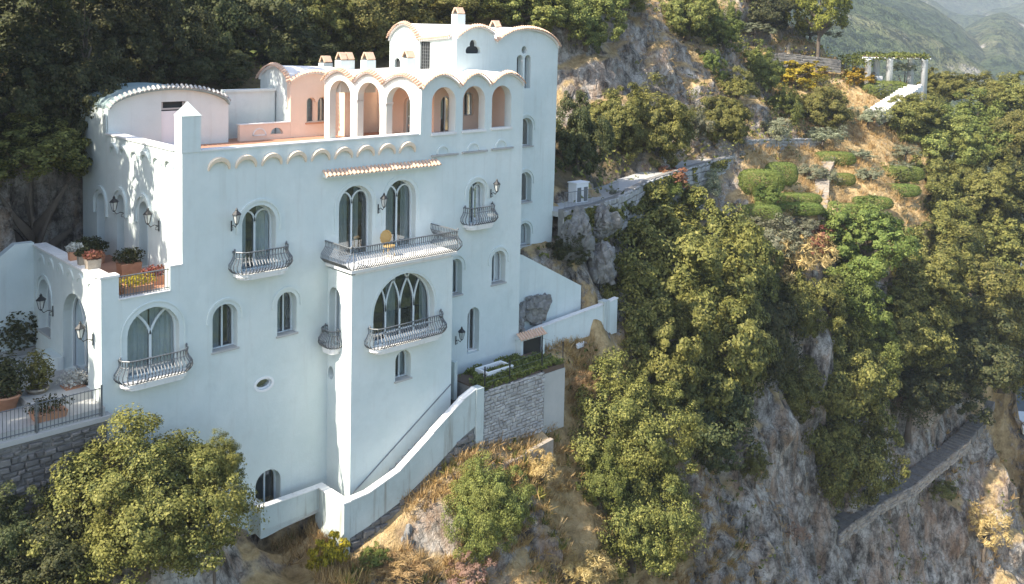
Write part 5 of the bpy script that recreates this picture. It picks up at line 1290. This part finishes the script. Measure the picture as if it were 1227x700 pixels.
# ---- upper garden: terrace walls, steps, pergola
def low_wall(pix, label, h, mat='stone', th_=.4):
    P_ = [at(a[0], a[1], min(a[2], (hit(a[0], a[1]) or 999)-.4)) for a in pix]; th = thing('terrace_wall', tuple(P_[0]), label, 'wall', 'low terrace walls of the garden')
    for i in range(len(P_)-1):
        a, b = Vector(P_[i]), Vector(P_[i+1]); d = b-a; L = Vector((d.x, d.y, 0)).length; sl_ = d.z/L; d.z = 0; d.normalize(); n = Vector((d.y, -d.x, 0))
        fmq = lambda s_, z, dep, a=a, d=d, n=n, sl_=sl_: (a.x+d.x*s_-n.x*dep, a.y+d.y*s_-n.y*dep, a.z+sl_*s_+z)
        mb = MB(); mb.prism([fmq(0, -h, .0), fmq(L, -h, .0), fmq(L, -h, th_), fmq(0, -h, th_)], [fmq(0, 0, .0), fmq(L, 0, .0), fmq(L, 0, th_), fmq(0, 0, th_)]); mb.build('core', 'mortar', th)
        mb = MB(); stones(mb, fmq, 0, L, -h, .03, .34, (.35, .9), (.02, .1), int(a.x*10)); mb.build('stone', mat, th, kind='stuff')
low_wall([(895, 168, 95), (940, 166, 101), (990, 166, 106)], 'stone terrace wall behind the olive above the path', 1.6)
low_wall([(1005, 166, 107), (1062, 172, 110)], 'pale terrace wall at the top of the dry garden', 1.3, 'stone_warm')
low_wall([(905, 62, 116), (960, 66, 117), (1008, 72, 118)], 'grey stone wall under the pine', 1.6, 'stone_dark')
low_wall([(905, 268, 86), (955, 262, 89)], 'low wall under the clipped hedges', 1.2, 'stone_warm')
def stair(pix, w_, n_, name, label, mat='stone_warm', rise=.16, sub='step', onground=True):
    P_ = [Vector(at(a[0], a[1], (hit(a[0], a[1]) or a[2])-.3) if onground else at(*a)) for a in pix]; L = [0.]
    for i in range(len(P_)-1): L.append(L[-1]+(P_[i+1]-P_[i]).length)
    th = thing(name, tuple(P_[0]), label, 'stairs')
    for k in range(n_):
        s_ = L[-1]*(k+.5)/n_; i = max(j for j in range(len(P_)-1) if L[j] <= s_); p = P_[i].lerp(P_[i+1], (s_-L[i])/(L[i+1]-L[i]))
        d = P_[i+1]-P_[i]; d.z = 0; d.normalize(); n = Vector((d.y, -d.x, 0)); h = L[-1]/n_*.52
        z = p.z+random.uniform(-.05, .05); p = p+n*random.uniform(-.12, .12)*(name == 'cliff_stairs')
        b = [p+d*h+n*w_/2, p-d*h+n*w_/2, p-d*h-n*w_/2, p+d*h-n*w_/2]; mb = MB()
        mb.prism([(q.x, q.y, z-.7) for q in b], [(q.x, q.y, z) for q in b]); mb.build(sub, mat, th)
    return P_
stair([(979, 278, 88.5), (980, 258, 91), (984, 236, 95), (986, 206, 100), (995, 186, 104)], 1.3, 26, 'garden_steps', 'pale stone steps climbing through the clipped garden')
dg = min([120.5]+[hit(u_, 106)-1. for u_ in (1039, 1065, 1107) if hit(u_, 106)])
stair([(1048, 133, min(dg-7, (hit(1048, 133) or 999)-.6)), (1075, 116, min(dg-3, (hit(1075, 116) or 999)-.6)), (1096, 101, dg-.5)], 2.2, 16, 'pergola_steps', 'pale steps with a grey side wall leading to the pergola', 'coping', onground=False)
sp_ = thing('steps_side_wall', tuple(at(1075, 122, 116)), 'grey wall along the right side of the pergola steps', 'wall')
wall_run(sp_, [tuple(at(1053, 137, dg-8.2)), tuple(at(1081, 119, dg-4.2)), tuple(at(1104, 102, dg-1))], .35, 'stone_warm', 'wall_panel', [at(1052, 152, dg-8)[2], at(1080, 134, dg-4)[2], at(1102, 120, dg-1)[2]], .1)
SP = stair([(990, 640, 77.5), (1012, 622, 79.6), (1045, 600, 82.2), (1080, 582, 84.6), (1112, 556, 88), (1150, 526, 91.5), (1168, 508, 93.6), (1182, 478, 97)], 1.45, 60, 'cliff_stairs', 'long grey stairway cut along the lower right cliff', 'stone_dark', onground=False)
kb = thing('stairs_parapet', tuple(SP[1]), 'pale low parapet on the outer edge of the cliff stairs', 'wall')
for i in range(5):
    a, b = SP[i]+Vector((.5, -.85, 0)), SP[i+1]+Vector((.5, -.85, 0)); d = b-a; L = Vector((d.x, d.y, 0)).length; sl_ = d.z/L; d.z = 0; d.normalize(); n = Vector((d.y, -d.x, 0))
    fmq = lambda s_, z, dep, a=a, d=d, n=n, sl_=sl_: (a.x+d.x*s_-n.x*dep, a.y+d.y*s_-n.y*dep, a.z+sl_*s_+z)
    mb = MB(); mb.prism([fmq(0, -.9, .0), fmq(L, -.9, .0), fmq(L, -.9, .3), fmq(0, -.9, .3)], [fmq(0, -.08, .0), fmq(L, -.08, .0), fmq(L, -.08, .3), fmq(0, -.08, .3)]); mb.build('core', 'mortar', kb)
    mb = MB(); stones(mb, fmq, 0, L, -.85, .10, .24, (.3, .8), (.02, .2), 60+i); mb.build('stone', 'stone_warm', kb, kind='stuff')

pg = thing('pergola', tuple(at(1070, 103, 121.5)), 'white columned pergola covered with vines below the mountains', 'pergola')
dg = min([120.5]+[hit(u_, 106)-1. for u_ in (1039, 1065, 1107) if hit(u_, 106)])
zf = at(1070, 104, dg)[2]
fr_ = [at(1039, 103, dg), at(1065, 103, dg+.8), at(1107, 101, dg+2.)]; dv = np.array([2.1, 2.6, 0.])
for k, b_ in enumerate(fr_):
    for j in (0, 1):
        p = b_+dv*j*1.1; mb = MB(); mb.lathe((p[0], p[1], zf-3.2), [(.40, 0), (.40, 6.35), (.46, 6.4), (.46, 6.5)], 12); mb.build('column', 'white_paint', pg, True)
A, B = fr_[0], fr_[2]
for j in (0, 1):
    mb = MB(); a, b = Vector(A+dv*j*1.1), Vector(B+dv*j*1.1); e = (b-a).normalized()*.8; mb.tube([(a-e).to_tuple()[:2]+(zf+3.42,), (b+e).to_tuple()[:2]+(zf+3.42,)], .12, 4); mb.build('beam', 'white_paint', pg)
for k in range(9):
    p = A+(B-A)*(k/8)-dv*.2; q = p+dv*1.6; mb = MB(); mb.tube([(p[0], p[1], zf+3.6), (q[0], q[1], zf+3.6)], .06, 4); mb.build('rafter', 'wood', pg)
mb = MB(); a, b = A+dv*.55, fr_[1]+dv*.55; d = (b-a)/np.linalg.norm(b-a); mb.prism([a-[0, 0, 1.2], b-[0, 0, 1.2], b+dv*.1-[0, 0, 1.2], a+dv*.1-[0, 0, 1.2]], [a+[0, 0, 1.1], b+[0, 0, 1.1], b+dv*.1+[0, 0, 1.1], a+dv*.1+[0, 0, 1.1]]); mb.build('parapet', 'white_paint', pg)
r_ = np.random.default_rng(4); n = 2800; s_ = r_.uniform(-.28, 1.05, n)[:, None]; d_ = r_.uniform(-.25, 1.35, n)[:, None]
P = A[None]+(B-A)[None]*s_+dv[None]*d_; P[:, 2] = zf+3.75+.35*fbm(P[:, 0]*.6, P[:, 1]*.6, P[:, 0]*0, 3)+r_.uniform(-.35, .25, n)-(s_[:, 0] < .1)*r_.random(n)*1.2
mb = quads_mesh('vine', leaf_quads(P-np.array(pg.location), r_.normal(size=P.shape)+np.array([0, 0, 1.]), .30, 1.6, r_)); link('vine', mb, 'leaf_bright', pg)

# ---- road far below with two parked cars
rc = at(1216, 498, 114.); 
RP = [(rc[0]-6, rc[1]-26), (rc[0]+60, rc[1]-40), (rc[0]+150, rc[1]+60), (rc[0]+40, rc[1]+80), (rc[0]-4, rc[1]+30)]
mb = MB(); mb.prism([(x, y, rc[2]-9) for x, y in RP], [(x, y, rc[2]) for x, y in RP])
o = mb.build('road', 'asphalt'); tag(o, None, None, None, 'structure')
def car(u, v, D, rz, label):
    p = at(u, v, D); th = thing('parked_car', (p[0], p[1], rc[2]+.004), label, 'car', 'white cars parked on the road below'); th.rotation_euler = (0, 0, rz)
    prof = [(-2.1, .35), (2.1, .35), (2.15, .7), (1.9, .85), (1.0, .95), (.5, 1.42), (-1.2, 1.45), (-1.9, .98), (-2.15, .9)]
    def loc(name, fn, mat):
        mb = MB(); fn(mb); me = bpy.data.meshes.new(name); me.from_pydata(mb.v, [], mb.f); o = link(name, me, mat, th); return o
    loc('body', lambda m: m.prism([(x, -.85, z) for x, z in prof], [(x, .85, z) for x, z in prof]), 'white_paint')
    loc('window', lambda m: (m.prism([(.95, -.7, .98), (.95, .7, .98), (.52, .7, 1.40), (.52, -.7, 1.40)], [(1.0, -.7, 1.0), (1.0, .7, 1.0), (.57, .7, 1.42), (.57, -.7, 1.42)]), m.box(-1.3, .45, -.86, .86, 1.0, 1.34)), 'dark_room')
    for sx in (-1.3, 1.3):
        for sy in (-.8, .8): loc('wheel', lambda m: m.tube([(sx, sy-.1, .33), (sx, sy+.1, .33)], .33, 12), 'iron_dark')
rr = rc[2]
def on_road(u, v): q = ray(u, v); return (rr-CAM[2])/q[2]
car(1220, 509, on_road(1220, 509), .6, 'white car parked at the right picture edge on the road, the upper one'); car(1229, 516, on_road(1229, 516), .6, 'white car cut by the right picture edge on the road')

# ---- pots, planters and balcony chair
def pot(x, y, z, r_, h, mat, label, plant, ph, group, box=False, leaf=.1, npl=500):
    th = thing('planter' if box else 'plant_pot', (x, y, z), label, 'planter' if box else 'pot', group); mb = MB()
    if box: mb.prism([(x-r_*.9, y-r_*.6, z), (x+r_*.9, y-r_*.6, z), (x+r_*.9, y+r_*.6, z), (x-r_*.9, y+r_*.6, z)], [(x-r_, y-r_*.7, z+h), (x+r_, y-r_*.7, z+h), (x+r_, y+r_*.7, z+h), (x-r_, y+r_*.7, z+h)])
    else: mb.lathe((x, y, z), [(r_*.65, 0), (r_*.95, h*.85), (r_*1.08, h*.86), (r_*1.08, h), (r_*.9, h), (r_*.85, h*.9)], 14)
    mb.build('pot', mat, th, not box)
    g = np.random.default_rng(int(abs(x*100+y*10))); d = g.normal(size=(npl, 3)); d /= np.linalg.norm(d, axis=1, keepdims=True)
    P = np.array([0, 0, h+ph*.75])+d*np.array([r_*1.5, r_*(1.1 if box else 1.5), ph])*g.uniform(.35, 1.05, (npl, 1)); P = P[P[:, 2] > h*.8]
    link('plant', quads_mesh('plant', leaf_quads(P, P-np.array([0, 0, h])+g.normal(size=P.shape)*.4, leaf, 1.6, g)), plant, th)['kind'] = 'stuff'
    if not box and ph > .5:
        mb = MB(); mb.tube([(x, y, z+h*.8), (x+.03, y, z+h+ph*.6)], [.04, .025], 6); mb.build('stem', 'bark', th)
TF = -5.38
gq = 'pots on the lower terrace'
pot(-2.75, 3.6, -4.47, .22, .34, 'terracotta', 'terracotta pot with white flowers on the terrace parapet', 'leaf_white', .2, gq, True)
pot(-2.75, 2.6, -4.47, .22, .34, 'stone_warm', 'pale square pot on the middle of the terrace parapet', 'leaf_dark', .18, gq, True)
pot(-2.72, 1.75, -4.47, .26, .36, 'stone_warm', 'pale square pot on the parapet nearest the corner', 'leaf_red', .2, gq, True)
pot(-.75, 3.3, TF, .42, .55, 'terracotta', 'terracotta planter with a dark bush beside the left wall', 'leaf_dark', .36, gq, True, .1, 900)
pot(-1.2, 6.3, TF, .5, .4, 'terracotta', 'planter with a broad dark shrub at the back of the terrace', 'leaf_dark', .45, gq, True, .12, 1400)
pot(-.55, 1.3, TF, .35, .35, 'terracotta', 'low planter with reddish leaves near the sunlit corner', 'leaf_red', .25, gq, True)
pot(-1.55, .62, TF, .55, .30, 'terracotta', 'flower trough with pale blooms behind the terrace railing', 'leaf_yellow', .22, gq, True, .08, 700)
gq = 'pots in the courtyard'
def cy(u, v, y): p = pln(u, v, 2, -9.25); return p[0], p[1]
x, y = cy(8, 490, 0); pot(x, y, -9.25, .46, .55, 'terracotta', 'big terracotta pot with a dark bush at the left edge', 'leaf_dark', .9, gq, False, .13, 1600)
x, y = cy(45, 478, 0); pot(x, y, -9.25, .38, .45, 'stone_warm', 'pale stone pot with a small lemon tree', 'leaf_oak', .85, gq, False, .11, 1200)
x, y = cy(92, 470, 0); pot(x, y, -9.25, .5, .3, 'terracotta', 'low trough of white flowers behind the fence', 'leaf_white', .35, gq, True, .09, 700)
x, y = cy(58, 500, 0); pot(x, y, -9.25, .55, .25, 'terracotta', 'low trough of green plants behind the fence', 'leaf_dark', .3, gq, True, .09, 600)
x, y = cy(22, 425, 0); pot(x, y, -9.25, .9, .4, 'stone', 'large dark shrub against the courtyard wall', 'leaf_dark', 1.0, gq, True, .16, 3000)
ch = thing('wicker_chair', (9.25, -.75, -5.37), 'round backed wicker chair on the long bay balcony', 'chair')
mb = MB(); mb.lathe((9.25, -.75, -4.95), [(.26, 0), (.28, .03), (.27, .07)], 14); mb.build('seat', 'wicker', ch)
mb = MB(); mb.tube([(9.25+.30*math.cos(q/12*math.pi*2), -.50, -4.55+.32*math.sin(q/12*math.pi*2)) for q in range(13)], .03, 5, False)
mb.prism([(9.25+.29*math.cos(q/12*math.pi*2), -.49, -4.55+.31*math.sin(q/12*math.pi*2)) for q in range(12)], [(9.25+.29*math.cos(q/12*math.pi*2), -.47, -4.55+.31*math.sin(q/12*math.pi*2)) for q in range(12)]); mb.build('backrest', 'wicker', ch)
for sx in (-.18, .18):
    for sy in (-.18, .18):
        mb = MB(); mb.tube([(9.25+sx, -.75+sy, -5.37), (9.25+sx*.9, -.75+sy*.9, -4.95)], .02, 5); mb.build('leg', 'wicker', ch)

# ---- ivy on the two rubble walls
def ivy(name, pts, n, label, seed, size=.2):
    """pts: list of (a, b, h): wall foot segments hung with leaves on their outer side"""
    g = np.random.default_rng(seed); out_ = []
    for a, b, h in pts:
        a, b = np.array(a, float), np.array(b, float); s_ = g.random(n)[:, None]; q = a+(b-a)*s_; q[:, 2] -= g.random(n)*h
        keep = fbm(q[:, 0]*.5+seed, q[:, 1]*.5, q[:, 2]*.7, 3) > .02; d = (b-a)/np.linalg.norm(b-a); nn = np.array([d[1], -d[0], 0])
        q = q[keep]+nn*g.uniform(.02, .35, keep.sum())[:, None]; out_.append(leaf_quads(q, nn+g.normal(size=q.shape)*.6, size, 1.5, g))
    o = link(name, quads_mesh(name, np.concatenate(out_)), 'leaf_oak'); tag(o, label, 'ivy', None, 'stuff')
ivy('ivy', [(tuple(PL[i][0]), tuple(PL[i+1][0]), 4.4 if i > 2 else 2.2) for i in range(len(PL)-1)], 2600, 'ivy hanging over the path retaining wall', 3, .26)
ivy('ivy', [((-16, -.45, -9.6), (-3.2, -.45, -9.6), 4.6)], 16000, 'dark ivy on the rubble wall below the iron fence', 5, .16)
# ---- thin summer haze filling the air up to the mountains
t = NT('haze'); t.t.nodes.remove(t.b)
pv = t.n('ShaderNodeVolumePrincipled'); pv.inputs['Color'].default_value = (.80, .90, 1., 1); pv.inputs['Density'].default_value = .00030; pv.inputs['Anisotropy'].default_value = .2
t.l(pv.outputs[0], t.o.inputs['Volume'])
mb = MB(); mb.box(-90, 3600, -90, 3600, -120, 300); o = mb.build('haze', 'haze'); tag(o, None, None, None, 'stuff')
